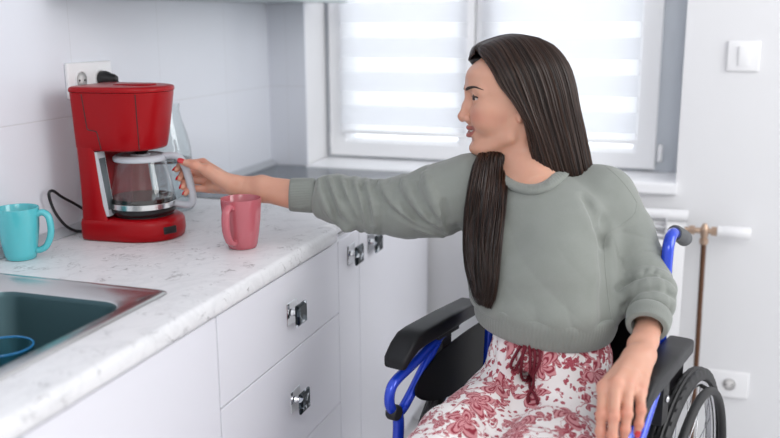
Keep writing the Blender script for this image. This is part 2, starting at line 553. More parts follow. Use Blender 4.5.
b = MB(); V, F = box_vf((.004, -.6152, .850), (.575, -.6128, .8815)); b.add(V, F)
o = b.build('joint_strip', [MT['hobedge']]); tag(o, 'thin black joint strip between the marble and grey worktops', 'strip')

# upper cabinet, only its underside shows
r = thing('wall_cabinet', 'wall cupboard above the worktop seen only by its grey-green underside', 'cabinet', (.16, -.6, 1.42))
box('carcass', (.002, -1.1, 1.423), (.27, -.01, 2.1), MT['cab'], r, .001)
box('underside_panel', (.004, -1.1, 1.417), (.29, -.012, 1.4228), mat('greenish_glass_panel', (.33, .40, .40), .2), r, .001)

# ================================================================ SINK
def rrect(x0, x1, y0, y1, r, z, n=8):
    P = []
    for cx, cy, a0 in ((x1 - r, y1 - r, 0), (x0 + r, y1 - r, 90), (x0 + r, y0 + r, 180), (x1 - r, y0 + r, 270)):
        for k in range(n + 1):
            a = math.radians(a0 + 90 * k / n); P.append((cx + r * math.cos(a), cy + r * math.sin(a), z))
    return P
def sink():
    r = thing('kitchen_sink', 'stainless steel inset sink with rectangular basin in the marble worktop', 'sink', (.29, -1.72, .72))
    X0, X1, Y0, Y1 = .096, .486, -2.045, -1.418
    L = [rrect(X0 + .006, X1 - .006, Y0 + .006, Y1 - .006, .012, .872), rrect(X0, X1, Y0, Y1, .014, .8806), rrect(X0 + .001, X1 - .001, Y0 + .001, Y1 - .001, .014, .8842), rrect(X0 + .006, X1 - .006, Y0 + .006, Y1 - .006, .013, .8862),
         rrect(X0 + .012, X1 - .012, Y0 + .012, Y1 - .012, .012, .8848), rrect(X0 + .018, X1 - .016, Y0 + .018, Y1 - .018, .010, .8826),
         rrect(.165, .4560, -1.985, -1.494, .052, .8822), rrect(.169, .4530, -1.981, -1.498, .05, .8800)]
    V, F = loft_vf(L, caps=False); obj('rim', V, F, MT['steel'], r, auto=60)
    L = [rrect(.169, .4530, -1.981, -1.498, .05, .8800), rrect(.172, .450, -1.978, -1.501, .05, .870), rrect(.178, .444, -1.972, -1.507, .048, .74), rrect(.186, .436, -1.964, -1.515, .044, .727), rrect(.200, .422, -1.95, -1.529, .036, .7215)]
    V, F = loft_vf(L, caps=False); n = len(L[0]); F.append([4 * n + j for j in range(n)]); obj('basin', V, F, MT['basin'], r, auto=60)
    lathe('drain', [(.045, 0), (.045, .002), (.036, .003), (.034, -.001), (.0, -.001)], (.31, -1.76, .7222), MT['steel'], r)
sink()
def tumbler():
    r = thing('drinking_glass', 'clear ribbed drinking glass with a blue rim standing in the sink', 'glass', (.295, -1.63, .7225))
    g = thin_glass('blue_tinted_glass', (.72, .90, .95), .03, 1.6)
    bl = mat('blue_glass_rim', (.02, .22, .52), .1, 0, .6)
    c = Vector((.295, -1.63, .7225)); secs = []
    for rad, h, rib in ((.030, 0, 0), (.034, .003, .6), (.036, .02, 1), (.043, .07, 1), (.0475, .100, .6), (.0485, .108, 0), (.0465, .108, 0), (.042, .07, 0), (.034, .02, 0), (.030, .008, 0)):
        secs.append([c + Vector(((rad + .0012 * rib * math.cos(20 * a)) * math.cos(a), (rad + .0012 * rib * math.cos(20 * a)) * math.sin(a), h)) for a in [2 * PI * k / 120 for k in range(120)]])
    V, F = loft_vf(secs); obj('glass_body', V, F, g, r, auto=60)
    P = [c + Vector((.0475 * math.cos(a), .0475 * math.sin(a), .1085)) for a in [2 * PI * k / 48 for k in range(48)]]
    V, F = tube_vf(P, .0017, 8, closed=True); obj('blue_rim', V, F, bl, r)
tumbler()

# ================================================================ MUGS
def mug(label, cat_loc, R, H, color, hdir, square=0.):
    x, y = cat_loc
    r = thing('mug', label, 'mug', (x, y, .8802), 'glazed mugs on the worktop')
    m = mat('glazed_ceramic', color, .16, 0, .55, .3)
    prof = [(.62 * R, .0), (.70 * R, .002), (.76 * R, .012), (.84 * R, .30 * H), (.94 * R, .62 * H), (R, .97 * H), (R * .995, H), (R * .96, H * 1.003), (R * .935, H * .985), (.88 * R, .62 * H), (.78 * R, .3 * H), (.66 * R, .012), (.0, .008)]
    lathe('mug_body', prof, (x, y, .8802), m, r, n=64, auto=70)
    d = Vector((math.cos(hdir), math.sin(hdir), 0)); c = Vector((x, y, .8802)); P = []
    for a, h in ((.90, .86), (1.18, .90), (1.44, .82), (1.52, .62), (1.46, .42), (1.24, .24), (.98, .17), (.80, .16)):
        P.append(c + d * (R * a) + Vector((0, 0, H * h)))
    tube('mug_handle', spline(P, 6), [.0068] * (6 * 7 + 1), m, r, n=14, sy=1.35, up=(0, 0, 1))
    return r
mug('pink ceramic mug at the front of the worktop beside the coffee maker', (.453, -1.077), .0440, .109, (.47, .115, .14), math.radians(-92))
mug('turquoise ceramic mug by the wall left of the coffee maker', (.057, -1.302), .0430, .108, (.095, .50, .55), math.radians(22))

# ================================================================ WALL SOCKETS, SWITCH, RADIATOR
def schuko(parent, c, n_axis, mats, R=.0205):
    a = Vector(n_axis)
    lathe('outlet', [(R + .003, 0), (R + .003, .0015), (R, .0015), (R - .001, -.012), (0, -.012)], Vector(c) + a * .0005, mats[0], parent, axis=n_axis, n=32)
def socket(name, label, c, axis, w, h, skip=()):
    """double socket; axis 'x' faces +x, 'y' faces -y"""
    r = thing(name, label, 'socket', c, 'double wall sockets')
    c = Vector(c)
    t = .011
    if axis == 'x': lo, hi, nrm, u = c + Vector((0, -w / 2, -h / 2)), c + Vector((t, w / 2, h / 2)), (1, 0, 0), Vector((0, 1, 0))
    else: lo, hi, nrm, u = c + Vector((-w / 2, -t, -h / 2)), c + Vector((w / 2, 0, h / 2)), (0, -1, 0), Vector((1, 0, 0))
    box('cover_plate', lo, hi, MT['white'], r, .004, 3)
    for k, s in enumerate((-1, 1)):
        cc = c + u * (s * .0355 - (.017 if axis == 'y' else 0)) + Vector(nrm) * t
        V, F = lathe_vf([(.0235, 0), (.0235, .002), (.0205, .002), (.0195, .0006), (0, .0006)], cc, nrm, 32)
        o = obj('outlet', V, F, [MT['white'], MT['socketin']], r, mi=None, auto=30)
        V2, F2 = lathe_vf([(.0192, .0007), (.0, .0010)], cc, nrm, 32); obj('outlet_recess', V2, F2, MT['socketin'], o)
        b = MB()
        for q in (-1, 1):
            V, F = lathe_vf([(.0026, .001), (.0026, .0018), (0, .0018)], cc + u * (q * .0095), nrm, 12); b.add(V, F)
        b.build('pin_holes', [MT['dark']], o)
    return r
socket('wall_socket', 'white double wall socket with a black plug, on the tiles behind the coffee maker', (0, -.967, 1.228), 'x', .164, .082)
socket('wall_socket', 'white double wall socket low on the back wall behind the wheel', (1.505, 0, .270), 'y', .150, .085)
r = thing('light_switch', 'white square light switch on the wall right of the window', 'switch', (1.490, 0, 1.259))
box('cover_plate', (1.446, -.009, 1.216), (1.534, 0, 1.302), MT['white'], r, .004, 3)
V, F = box_vf((1.476, -.014, 1.232), (1.506, -.006, 1.288), .0015, 2, Matrix.Rotation(math.radians(5), 3, 'X') @ Matrix.Rotation(math.radians(4), 3, 'Z')); obj('rocker', V, F, MT['white'], r, auto=35)

def radiator():
    r = thing('radiator', 'white panel radiator under the window behind the wheelchair', 'radiator', (1.05, -.07, .12))
    x0, x1 = .80, 1.372
    box('front_panel', (x0, -.125, .14), (x1 - .004, -.113, .735), MT['rad'], r, .004)
    box('rear_panel', (x0, -.05, .14), (x1 - .004, -.038, .775), MT['rad'], r, .004)
    V, F = tube_vf([(x0, -.045, .795), (x1, -.045, .795)], .017, 20); obj('top_tube', V, F, MT['rad'], r, auto=40)
    for z, y in ((.762, -.075), (.744, -.105)):
        tube('grille_bar', [(x0, y, z), (x1 - .01, y, z)], .005, MT['rad'], r, 10)
    for k in range(4):
        x = x0 + .06 + k * .15
        box('spacer_plate', (x, -.115, .70), (x + .004, -.04, .785), MT['carc'], r, 0)
    for x in (x0 + .08, x1 - .1): box('wall_bracket', (x, -.04, .3), (x + .03, 0, .6), MT['rad'], r, .002)
    for x in (x0 + .08, x1 - .1): box('foot', (x, -.11, 0), (x + .025, -.05, .15), MT['rad'], r, .002)
    P = thing('radiator_valve', 'brass radiator valve with white thermostat head on the back wall', 'valve', (1.425, -.06, .745))
    yv = -.06
    b = MB()
    V, F = tube_vf([(1.365, yv, .757), (1.452, yv, .757)], .0085, 14); b.add(V, F)
    for x in (1.385, 1.446):
        V, F = tube_vf([(x - .008, yv, .757), (x + .008, yv, .757)], .0135, 6); b.add(V, F)
    V, F = lathe_vf([(.011, -.04), (.0125, -.036), (.0125, -.024), (.009, -.022), (.012, -.008), (.0145, 0), (.012, .010), (.008, .016), (.006, .021), (0, .022)], (1.420, yv, .757), n=18); b.add(V, F)
    b.build('valve_body', [MT['brass']], P)
    lathe('thermostat_head', [(.010, 0), (.0165, .004), (.0165, .02), (.0185, .024), (.0185, .088), (.016, .094), (0, .095)], (1.452, yv, .757), MT['white'], P, axis=(1, 0, 0), n=28)
    o = tube('copper_pipe', [(1.420, yv, .722), (1.424, yv, .40), (1.426, yv, .0)], .0075, MT['copper'], None, 14)
    tag(o, 'dark copper heating pipe running down from the radiator valve to the floor', 'pipe')
radiator()
# ================================================================ COFFEE MAKER
def coffee_maker():
    C = Vector((.155, -1.045, .8803)); th = math.radians(3)
    A = Vector((math.cos(th), math.sin(th), 0)); B = Vector((math.sin(th), -math.cos(th), 0))   # B: towards the room
    P3 = lambda u, v, h: C + A * u + B * v + Vector((0, 0, h * 1.018))
    r = thing('coffee_maker', 'red plastic drip coffee maker standing by the tiled wall', 'coffee maker', C)
    red = mat('glossy_red_plastic', (.32, .0005, .004), .30, 0, .25, 0.)
    black = mat('black_seam_plastic', (.008, .006, .007), .45)
    grey = mat('dark_grey_panel', (.10, .12, .13), .25)
    silver = mat('pale_grey_frame', (.55, .57, .60), .3)
    def sec(u0, u1, w, h, um=None, nf=2.3, nb=9., n=96):
        um = u0 + (u1 - u0) * .45 if um is None else um
        out = []
        for k in range(n):
            a = 2 * PI * k / n; c, s = math.cos(a), math.sin(a)
            e = nf if c >= 0 else nb; L = (u1 - um) if c >= 0 else (um - u0)
            f = lambda t: math.copysign(abs(t) ** (2 / e), t)
            out.append(P3(um + L * f(c), w * f(s), h))
        return out
    # base with a sloped top
    S = [sec(-.088, .114, .080, .0), sec(-.090, .119, .084, .004), sec(-.090, .122, .086, .018), sec(-.090, .121, .085, .038), sec(-.089, .117, .082, .046), sec(-.086, .108, .076, .0495)]
    V, F = loft_vf(S); base = obj('base', V, F, red, r, auto=50)
    V, F = lathe_vf([(.066, 0), (.066, .004), (.060, .006), (0, .006)], P3(.030, 0, .0485), n=48); obj('hot_plate', V, F, black, r, auto=40)
    # switch
    n = (A * .88 + B * .48).normalized(); t = Vector((0, 0, 1)).cross(n)
    V, F = box_vf((-.017, -.004, -.009), (.017, .004, .009), .0035, 3)
    p = P3(.1125, .034, .024)
    obj('switch', [p + t * v[0] + n * v[1] + Vector((0, 0, v[2])) for v in V], F, black, r, auto=40)
    # column, hollowed on the front towards the carafe
    def col(uf, h, ub=-.090, w=.084):
        n = 14; P = []; sk = 1.
        bk = [s for s in sec(ub, uf, w, h, um=ub + .035, nb=5)]
        # back half: corners; front: concave arc
        half = [P3(ub + .035 + (-.035) * abs(math.cos(a)) ** .4 * 1.0, w * math.copysign(abs(math.sin(a)) ** .4, math.sin(a)), h) for a in np.linspace(PI / 2, 3 * PI / 2, 17)]
        front = []
        for v in np.linspace(-w, w, 15)[1:-1]:
            front.append(P3(uf + .034 * (1 - v / w) / 2 * sk - .034 * (1 - (v / w) ** 2) ** .5, v, h))
        edge0 = [P3(uf + .030, -w, h), P3(uf + .034, -w + .004, h)]; edge1 = [P3(uf, w - .004, h), P3(uf - .004, w, h)]
        return half + edge0 + front + edge1
    hs = [.040, .05, .08, .12, .16, .19, .2155]
    uf = [-.012, -.016, -.024, -.029, -.033, -.036, -.038]
    ub = [-.088, -.087, -.086, -.0855, -.0865, -.0875, -.0885]
    V, F = loft_vf([col(a, h, b_ - .0005, .0815) for a, h, b_ in zip(uf, hs, ub)])
    obj('column', V, F, red, r, auto=50)
    # water window: grey frame and dark panel standing in the hollow, near side
    b = MB(); b2 = MB()
    for vv, dst, wd in ((.060, b, .017), (.060, b2, .011)):
        a0 = P3(-.012 - (.003 if dst is b2 else 0) + .004, vv, .058); a1 = P3(-.030 + .004, vv, .196)
    fr = [P3(-.016, .0765, .056), P3(-.016, .052, .056), P3(-.033, .052, .197), P3(-.036, .0765, .197)]
    nn = (A * .95 + B * -.2).normalized()
    V, F = loft_vf([[q - nn * .016 for q in fr], [q + nn * .004 for q in fr]]); f = obj('water_window', V, F, silver, r, smooth=False)
    cen = sum(fr, Vector()) / 4
    fi = [cen + (q - cen) * .80 + nn * .0046 for q in fr]; fi2 = [q - nn * .004 for q in fi]
    V, F = loft_vf([fi2, fi]); obj('window_panel', V, F, grey, f, smooth=False)
    # hopper: filter basket and tank, one D-shaped loft
    S = []
    for h, u1, w, u0 in ((.2005, .068, .068, -.076), (.199, .076, .074, -.083), (.2005, .084, .079, -.0875), (.206, .0875, .0815, -.0885), (.24, .095, .0835, -.0895), (.28, .102, .085, -.0905), (.318, .1085, .0865, -.0920), (.3245, .1092, .0868, -.0922)):
        S.append(sec(u0, u1, w, h))
    V, F = loft_vf(S); obj('filter_housing', V, F, red, r, auto=50)
    S = [sec(-.090, .106, .085, .3250), sec(-.0935, .1108, .0882, .3256), sec(-.0942, .1115, .0888, .3290), sec(-.0935, .1108, .0882, .3335), sec(-.091, .108, .086, .3358), sec(-.09, .10, .08, .3370), sec(-.03, .03, .03, .3380)]
    V, F = loft_vf(S); lid = obj('lid', V, F, red, r, auto=50)
    S = [sec(-.02, .075, .030, h, nf=3, nb=3) for h in (.3372, .3398)] + [sec(-.017, .072, .027, .3408, nf=3, nb=3)]
    V, F = loft_vf(S); obj('lid_grip', V, F, red, lid, auto=40)
    # seam lines between tank and swing-out basket
    def side(u, h):
        t = min(max((h - .206) / .112, 0), 1.05); u0 = -.0885 - .0035 * t; u1 = .0875 + .021 * t; w = .0815 + .005 * t
        um = u0 + (u1 - u0) * .45
        L = (u1 - um) if u > um else (um - u0); e = 2.3 if u > um else 9.
        v = w * max(0, 1 - abs((u - um) / L) ** e) ** (1 / e); return P3(u, v + .0003, h)
    def seam(pts, nm='seam'):
        P = []
        for (u0, h0), (u1, h1) in zip(pts[:-1], pts[1:]):
            for k in range(10): P.append(side(u0 + (u1 - u0) * k / 10, h0 + (h1 - h0) * k / 10))
        P.append(side(*pts[-1]))
        tube(nm, P, .0011, black, r, 6)
    seam([(-.052, .322), (-.046, .250), (-.045, .246), (-.024, .243), (-.022, .240), (-.016, .203)])
    seam([(.070, .322), (.064, .203)])
    V, F = lathe_vf([(.012, .0), (.015, .006), (.022, .012), (.022, .02)], P3(.032, 0, .186), n=24); obj('drip_valve', V, F, black, r, auto=40)
    # power cord
    cb = mat('black_rubber_cord', (.010, .010, .012), .4)
    pts = [(.0605, -1.062, .925), (.045, -1.066, .932), (.028, -1.085, .952), (.022, -1.119, .974), (.022, -1.147, .993), (.022, -1.161, .987), (.023, -1.150, .949), (.026, -1.124, .912), (.032, -1.098, .892), (.040, -1.070, .8855), (.042, -1.03, .886), (.036, -1.0, .92), (.030, -.975, 1.02), (.032, -.94, 1.12), (.055, -.924, 1.18), (.062, -.9315, 1.212), (.05, -.9315, 1.228)]
    c = tube('power_cord', spline(pts, 8), .0034, cb, r, 10)
    lathe('plug', [(.0175, 0), (.0185, .003), (.0185, .012), (.0165, .020), (.013, .026), (.011, .036), (.008, .042), (0, .043)], (.0132, -.9315, 1.228), cb, c, axis=(1, 0, 0), n=28)

coffee_maker()

# ================================================================ GLASS CARAFE
def carafe():
    c = Vector((.1865, -1.0465, .9358)); th = math.radians(13)
    D = Vector((math.cos(th), math.sin(th), 0)); Z = Vector((0, 0, 1)); S = Z.cross(D)
    r = thing('coffee_carafe', 'glass coffee carafe with pale grey handle on the red machine, some coffee inside', 'carafe', c)
    g = thin_glass('carafe_glass', (.975, .98, .98), .02, 1.2)
    gp = mat('pale_grey_plastic', (.50, .52, .56), .35)
    band = mat('bright_metal_band', (.78, .78, .78), .2, 1.)
    blk = mat('black_carafe_base', (.010, .010, .011), .25)
    cof = mat('black_coffee', (.012, .006, .004), .06)
    prof = [(.052, .002), (.066, .005), (.0725, .014), (.0735, .026), (.071, .046), (.064, .082), (.0575, .110), (.0555, .121), (.0540, .121), (.056, .110), (.0625, .082), (.0695, .046), (.072, .026), (.071, .015), (.065, .007), (.0, .005)]
    lathe('glass_body', prof, c, g, r, n=72, auto=60)
    lathe('base_ring', [(.060, -.0005), (.068, .000), (.0745, .008), (.0757, .015), (.0742, .0155), (.0715, .009), (.066, .0035), (.0, .0030)], c, blk, r, n=72)
    lathe('metal_band', [(.0745, .0158), (.0750, .0164), (.0748, .0275), (.0742, .0282), (.0737, .0275), (.0737, .0164)], c, band, r, n=72, auto=30)
    lathe('coffee', [(.0, .0065), (.064, .008), (.0700, .016), (.0710, .026), (.0690, .0375), (.0, .0375)], c, cof, r, n=64, auto=40)
    # lid with spout
    lid = lathe('carafe_lid', [(.0545, .1195), (.0590, .1200), (.0605, .1225), (.0600, .1290), (.056, .1325), (.050, .1335), (.046, .1305), (.022, .1310), (.02, .1345), (.012, .1345), (.011, .1325), (0, .1325)], c, gp, r, n=64, auto=35)
    V, F = loft_vf([[c - D * q[0] + S * (q[1] * s) + Z * q[2] for s, in ((-1,), (-.5,), (.0,), (.5,), (1,))] + [c - D * q[0] + S * (q[1] * s * .9) + Z * (q[2] - q[3]) for s in (1, .5, 0, -.5, -1)] for q in ((.048, .026, .128, .012), (.060, .020, .1265, .010), (.070, .012, .1275, .005), (.0745, .007, .1285, .002))])
    obj('spout', V, F, g, r, auto=50)
    # graduation marks
    b = MB()
    for k in range(9):
        h = .052 + k * .0072; R = .0712 - (h - .046) * .194 + .0004; L = .16 if k % 2 else .24
        secs = []
        for a in np.linspace(.05, .05 + L, 6):
            d = D * math.cos(-.62 + a) + S * math.sin(-.62 + a)
            secs.append([c + d * R + Z * (h - .0006), c + d * (R + .0003) + Z * (h - .0006), c + d * (R + .0003) + Z * (h + .0006), c + d * R + Z * (h + .0006)])
        V, F = loft_vf(secs); b.add(V, F)
    mk = b.build('graduation_marks', [mat('grey_print', (.20, .21, .22), .5)], r)
    # handle: flat D-shaped loop
    pts = [(.054, .129), (.066, .1305), (.080, .1300), (.092, .1240), (.101, .1090), (.108, .088), (.1135, .062), (.1165, .040), (.1150, .0245), (.106, .0185), (.092, .0185), (.0755, .0215)]
    P = spline([c + D * a + Z * h for a, h in pts], 6); n = len(P)
    rr = [.0075 + .0015 * math.sin(PI * i / (n - 1)) for i in range(n)]
    V, F = tube_vf(P, rr, 16, up=S, caps=True, sy=1.); 
    obj('handle', V, F, gp, r, auto=60)
    return c, D, S
CAR_C, CAR_D, CAR_S = carafe()

# ================================================================ GLASS JUG behind the machine
def jug():
    c = Vector((.075, -.775, .8805))
    r = thing('glass_jug', 'clear glass jug of water standing behind the coffee maker', 'jug', c)
    g = thin_glass('jug_glass', (.95, .97, .97), .02, 1.3)
    wt = thin_glass('water', (.93, .95, .96), .02, .5)
    dk = thin_glass('painted_water_refraction', (.36, .37, .38), .1, 1.)  # grey tint paints in the dark refraction at the water line
    lathe('glass_body', [(.058, 0), (.066, .003), (.0685, .012), (.0685, .13), (.066, .165), (.058, .20), (.047, .235), (.042, .26), (.044, .275), (.0425, .275), (.0405, .26), (.0455, .235), (.0565, .20), (.0645, .165), (.067, .13), (.067, .014), (.062, .008), (0, .007)], c, g, r, n=56, auto=60)
    w = lathe('water', [(0, .0085), (.061, .0095), (.0662, .016), (.0662, .128)], c, wt, r, n=56, auto=40)
    lathe('painted_water_refraction', [(.0, .1285), (.0664, .1285), (.0664, .1335), (.0, .1318)], c, dk, w, n=56, auto=40)
jug()
# ================================================================ WHEELCHAIR
PHI = math.radians(14)
CF = Vector((-math.sin(PHI), -math.cos(PHI), 0)); CL = Vector((math.cos(PHI), -math.sin(PHI), 0)); CO = Vector((1.094, -1.072, 0))
def W(s, f, z): return CO + CL * s + CF * f + Vector((0, 0, z))
DZ = -.012
MB_ = dict(blue=mat('blue_painted_tube', (.011, .055, .58), .2, .25, .5, .6), rub=mat('black_rubber', (.014, .014, .015), .55),
           pad=mat('black_moulded_armrest', (.007, .0075, .009), .42, 0, .32), fab=mat('black_nylon_fabric', (.007, .007, .008), .8, 0, .2, bump=(400., .15, .001)),
           alu=mat('satin_aluminium', (.6, .6, .62), .25, 1.), gr=mat('grey_rubber_grip', (.085, .09, .095), .6), panel=mat('black_side_panel', (.004, .004, .005), .5, 0, .25))
def wheelchair():
    r = thing('wheelchair', 'blue-framed wheelchair with black armrests that the woman sits in', 'wheelchair', CO)
    blue, rub, pad, fab, alu = (MB_[k] for k in ('blue', 'rub', 'pad', 'fab', 'alu'))
    # seat and back slings
    V, F = loft_vf([[W(s, f, z + .0) for s, z in ((-.205, .478), (-.1, .468), (0, .464), (.1, .468), (.205, .478), (.205, .484), (.1, .474), (0, .470), (-.1, .474), (-.205, .484))] for f in (-.20, -.1, .05, .20)])
    obj('seat', V, F, fab, r, auto=50)
    V, F = loft_vf([[W(s, f - .05 * (1 - (s / .2) ** 2), z) for s, f in ((-.176, a), (-.1, a), (0, a), (.1, a), (.198, a), (.198, a - .012), (.1, a - .012), (0, a - .012), (-.1, a - .012), (-.176, a - .012))] for z, a in ((.50, -.160), (.65, -.172), (.80, -.186), (.890, -.196))])
    obj('backrest', V, F, fab, r, auto=50)
    for sg in (-1, 1):
        S = lambda s, f, z: W(sg * s, f, z)
        # back post bending into the push handle
        Sb = lambda s, f, z: S(s - (.024 if sg < 0 else 0), f, z)
        P = [Sb(.202, -.150, .48), Sb(.202, -.158, .62), Sb(.202, -.168, .74), Sb(.201, -.180, .84), Sb(.200, -.186, .892), Sb(.199, -.196, .920), Sb(.198, -.222, .935), Sb(.198, -.262, .927)]
        P = spline(P, 6); ph = tube('push_handle', P, .0120, blue, r, 16)
        V, F = tube_vf([Sb(.198, -.236, .9335), Sb(.198, -.242, .9325), Sb(.198, -.29, .917), Sb(.198, -.320, .905), Sb(.198, -.325, .903)], [.0155, .0170, .0160, .0170, .012], 16); obj('grip', V, F, MB_['gr'], ph, auto=50)
        # looped front frame: two tubes meeting in a bend, then a leg down to the caster
        P = [S(.238, -.12, .700), S(.238, -.046, .690), S(.238, .068, .664), S(.238, .140, .650), S(.238, .163, .634), S(.238, .166, .606), S(.238, .148, .583), S(.238, .122, .577), S(.238, .085, .598), S(.238, .04, .632), S(.238, -.01, .670), S(.238, -.03, .686)]
        tube('armrest_frame', spline(P, 6), .0108, blue, r, 14)
        sf = tube('side_frame', spline([S(.238, .138, .579), S(.238, .133, .54), S(.245, .135, .40), S(.235, .15, .27), S(.232, .155, .20)], 6), .012, blue, r, 14)
        tube('lower_rail', [S(.235, .15, .25), S(.225, -.16, .25)], .011, blue, sf, 12)
        tube('seat_rail', [S(.235, .20, .478), S(.215, -.16, .478)], .012, blue, sf, 12)
        tube('rear_post', [S(.205 - (.024 if sg < 0 else 0), -.155, .50), S(.215, -.16, .25)], .012, blue, sf, 12)
        lathe('frame_joint', [(.014, -.012), (.0165, -.008), (.0165, .008), (.014, .012)], S(.238, .150, .583), rub, r, axis=tuple(CL), n=18)
        # armrest
        sec = []
        for f, zt, zb, w in ((-.186, .729, .708, .020), (-.180, .735, .702, .026), (-.06, .738, .702, .0275), (.060, .738, .701, .0280), (.092, .735, .698, .0280), (.118, .721, .688, .0275), (.142, .700, .674, .0260), (.148, .692, .676, .021)):
            zc = (zt + zb) / 2; h = (zt - zb) / 2
            sec.append([S(.240 + w * math.copysign(abs(math.cos(a)) ** .36, math.cos(a)), f, zc + h * math.copysign(abs(math.sin(a)) ** .36, math.sin(a))) for a in [2 * PI * k / 28 for k in range(28)]])
        V, F = loft_vf(sec); arm = obj('armrest', V, F, pad, r, auto=55)
        V, F = loft_vf([[S(.240 + a, f, z) for a, f in ((-.010, -.075), (.010, -.075), (.010, -.035), (-.010, -.035))] for z in (.60, .708)]); obj('armrest_bracket', V, F, rub, arm, smooth=False)
        V, F = loft_vf([[S(.240 + a, f, z) for a, f in ((-.016, -.10), (.016, -.10), (.016, -.01), (-.016, -.01))] for z in (.690, .710)]); obj('clamp', V, F, rub, arm, smooth=False)
        V, F = lathe_vf([(.007, 0), (.007, .004), (.004, .006), (0, .006)], S(.250, -.055, .65), tuple(CL * sg), 14); obj('bolt', V, F, alu, arm)
        # skirt guard
        out = [(.082, .624), (.090, .611), (.084, .596), (.05, .574), (-.02, .552), (-.16, .53), (-.25, .55), (-.275, .62), (-.262, .668), (-.17, .674), (-.06, .668), (.0, .660), (.05, .642)]
        pts = spline([Vector((a, b_, 0)) for a, b_ in out], 4, closed=True)
        V, F = loft_vf([[S(.2220, p.x, p.y) for p in pts], [S(.2255, p.x, p.y) for p in pts]]); obj('skirt_guard', V, F, MB_['panel'], r, auto=40)
        # rear wheel
        WS, Wf, Wz, R = .2450, -.240, .318, .3165
        ax = CL * sg; c = S(WS, Wf, Wz); Zv = Vector((0, 0, 1)); N = 220
        prof = [(-.0150, -.026), (-.0165, -.018), (-.0155, -.0085), (-.0125, -.0035), (-.0085, -.0012), (-.0035, -.0002), (0, 0), (.0035, -.0002), (.0085, -.0012), (.0125, -.0035), (.0155, -.0085), (.0165, -.018), (.0150, -.026), (0, -.030)]
        secs = []
        for k in range(N):
            a = 2 * PI * k / N; d = CF * math.cos(a) + Zv * math.sin(a); row = []
            for i, (x, h) in enumerate(prof):
                bl = 0
                if 2 <= i <= 10 and i != 6:
                    ph_ = (k + (2 if i in (4, 8) else 0)) % 4
                    bl = -.0022 if ph_ >= 2 else 0
                    if i in (5, 7): bl = -.0025
                row.append(c + ax * x + d * (R + h + bl))
            secs.append(row)
        V, F = loft_vf(secs, caps=False, closed=True); wh = obj('rear_wheel', V, F, rub, r, auto=28)
        def ringv(x, rad, rt, n=72, m=12):
            P = [c + ax * x + (CF * math.cos(a) + Zv * math.sin(a)) * rad for a in [2 * PI * k / n for k in range(n)]]
            return tube_vf(P, rt, m, closed=True, up=tuple(ax))
        V, F = ringv(0, R - .034, .011); obj('rim', V, F, alu, wh, auto=60)
        V, F = ringv(.029, R - .048, .0095); obj('hand_rim', V, F, rub, wh, auto=60)
        for k in range(6):
            a = PI / 2 + .35 + 2 * PI * k / 6; d = CF * math.cos(a) + Zv * math.sin(a)
            V, F = tube_vf([c + ax * .004 + d * (R - .040), c + ax * .029 + d * (R - .048)], .0045, 8); obj('hand_rim_tab', V, F, rub, wh)
        V, F = lathe_vf([(.010, -.03), (.022, -.028), (.022, -.022), (.014, -.018), (.014, .018), (.022, .022), (.022, .028), (.012, .034), (0, .036)], c, tuple(ax), 24); obj('hub', V, F, alu, wh, auto=40)
        for k in range(28):
            a = 2 * PI * k / 28; sd = 1 if k % 2 else -1; a2 = a + (.55 if (k // 2) % 2 else -.55)
            d = CF * math.cos(a) + Zv * math.sin(a); d2 = CF * math.cos(a2) + Zv * math.sin(a2)
            V, F = tube_vf([c + ax * (.025 * sd) + d2 * .020, c + d * (R - .04)], .0011, 5); obj('spoke', V, F, alu, wh)
        tube('axle_plate', [S(.205, -.240, .318), S(.240, -.240, .318)], .012, rub, r, 14)
        V, F = loft_vf([[S(.208 + a, f, z) for a, f in ((-.004, -.255), (.004, -.255), (.004, -.15), (-.004, -.15))] for z in (.25, .38)]); obj('axle_bracket', V, F, rub, r, smooth=False)
        # caster
        V, F = loft_vf([[S(.232 + a, .155 + b_, z) for a, b_ in ((-.02, -.015), (.02, -.015), (.02, .015), (-.02, .015))] for z in (.16, .21)]); ca = obj('caster_fork', V, F, rub, r, smooth=False)
        for q in (-.019, .019):
            V, F = tube_vf([S(.232 + q, .15, .17), S(.232 + q, .115, .078)], .006, 8); obj('fork_arm', V, F, alu, ca)
        V, F = lathe_vf([(.0, -.010), (.055, -.012), (.070, -.012), (.0775, -.006), (.0775, .006), (.070, .012), (.055, .012), (.0, .010)], S(.232, .115, .0775), tuple(CL), 32); obj('caster_wheel', V, F, rub, ca, auto=40)
        # footrest
        ft = tube('footrest_hanger', spline([S(.225, .16, .46), S(.19, .235, .45), S(.17, .28, .38), S(.16, .36, .16), S(.155, .38, .12)], 6), .0105, blue, r, 12)
        V, F = loft_vf([[S(s, f, z) for s, f in ((.02, .36), (.155, .36), (.155, .50), (.02, .50))] for z in (.102, .112)]); obj('footplate', V, F, rub, ft, smooth=False)
    tube('cross_brace', [W(-.225, -.0, .25), W(.215, -.0, .47)], .010, blue, r, 12)
    tube('cross_brace', [W(.225, -.03, .25), W(-.215, -.03, .47)], .010, blue, r, 12)
wheelchair()
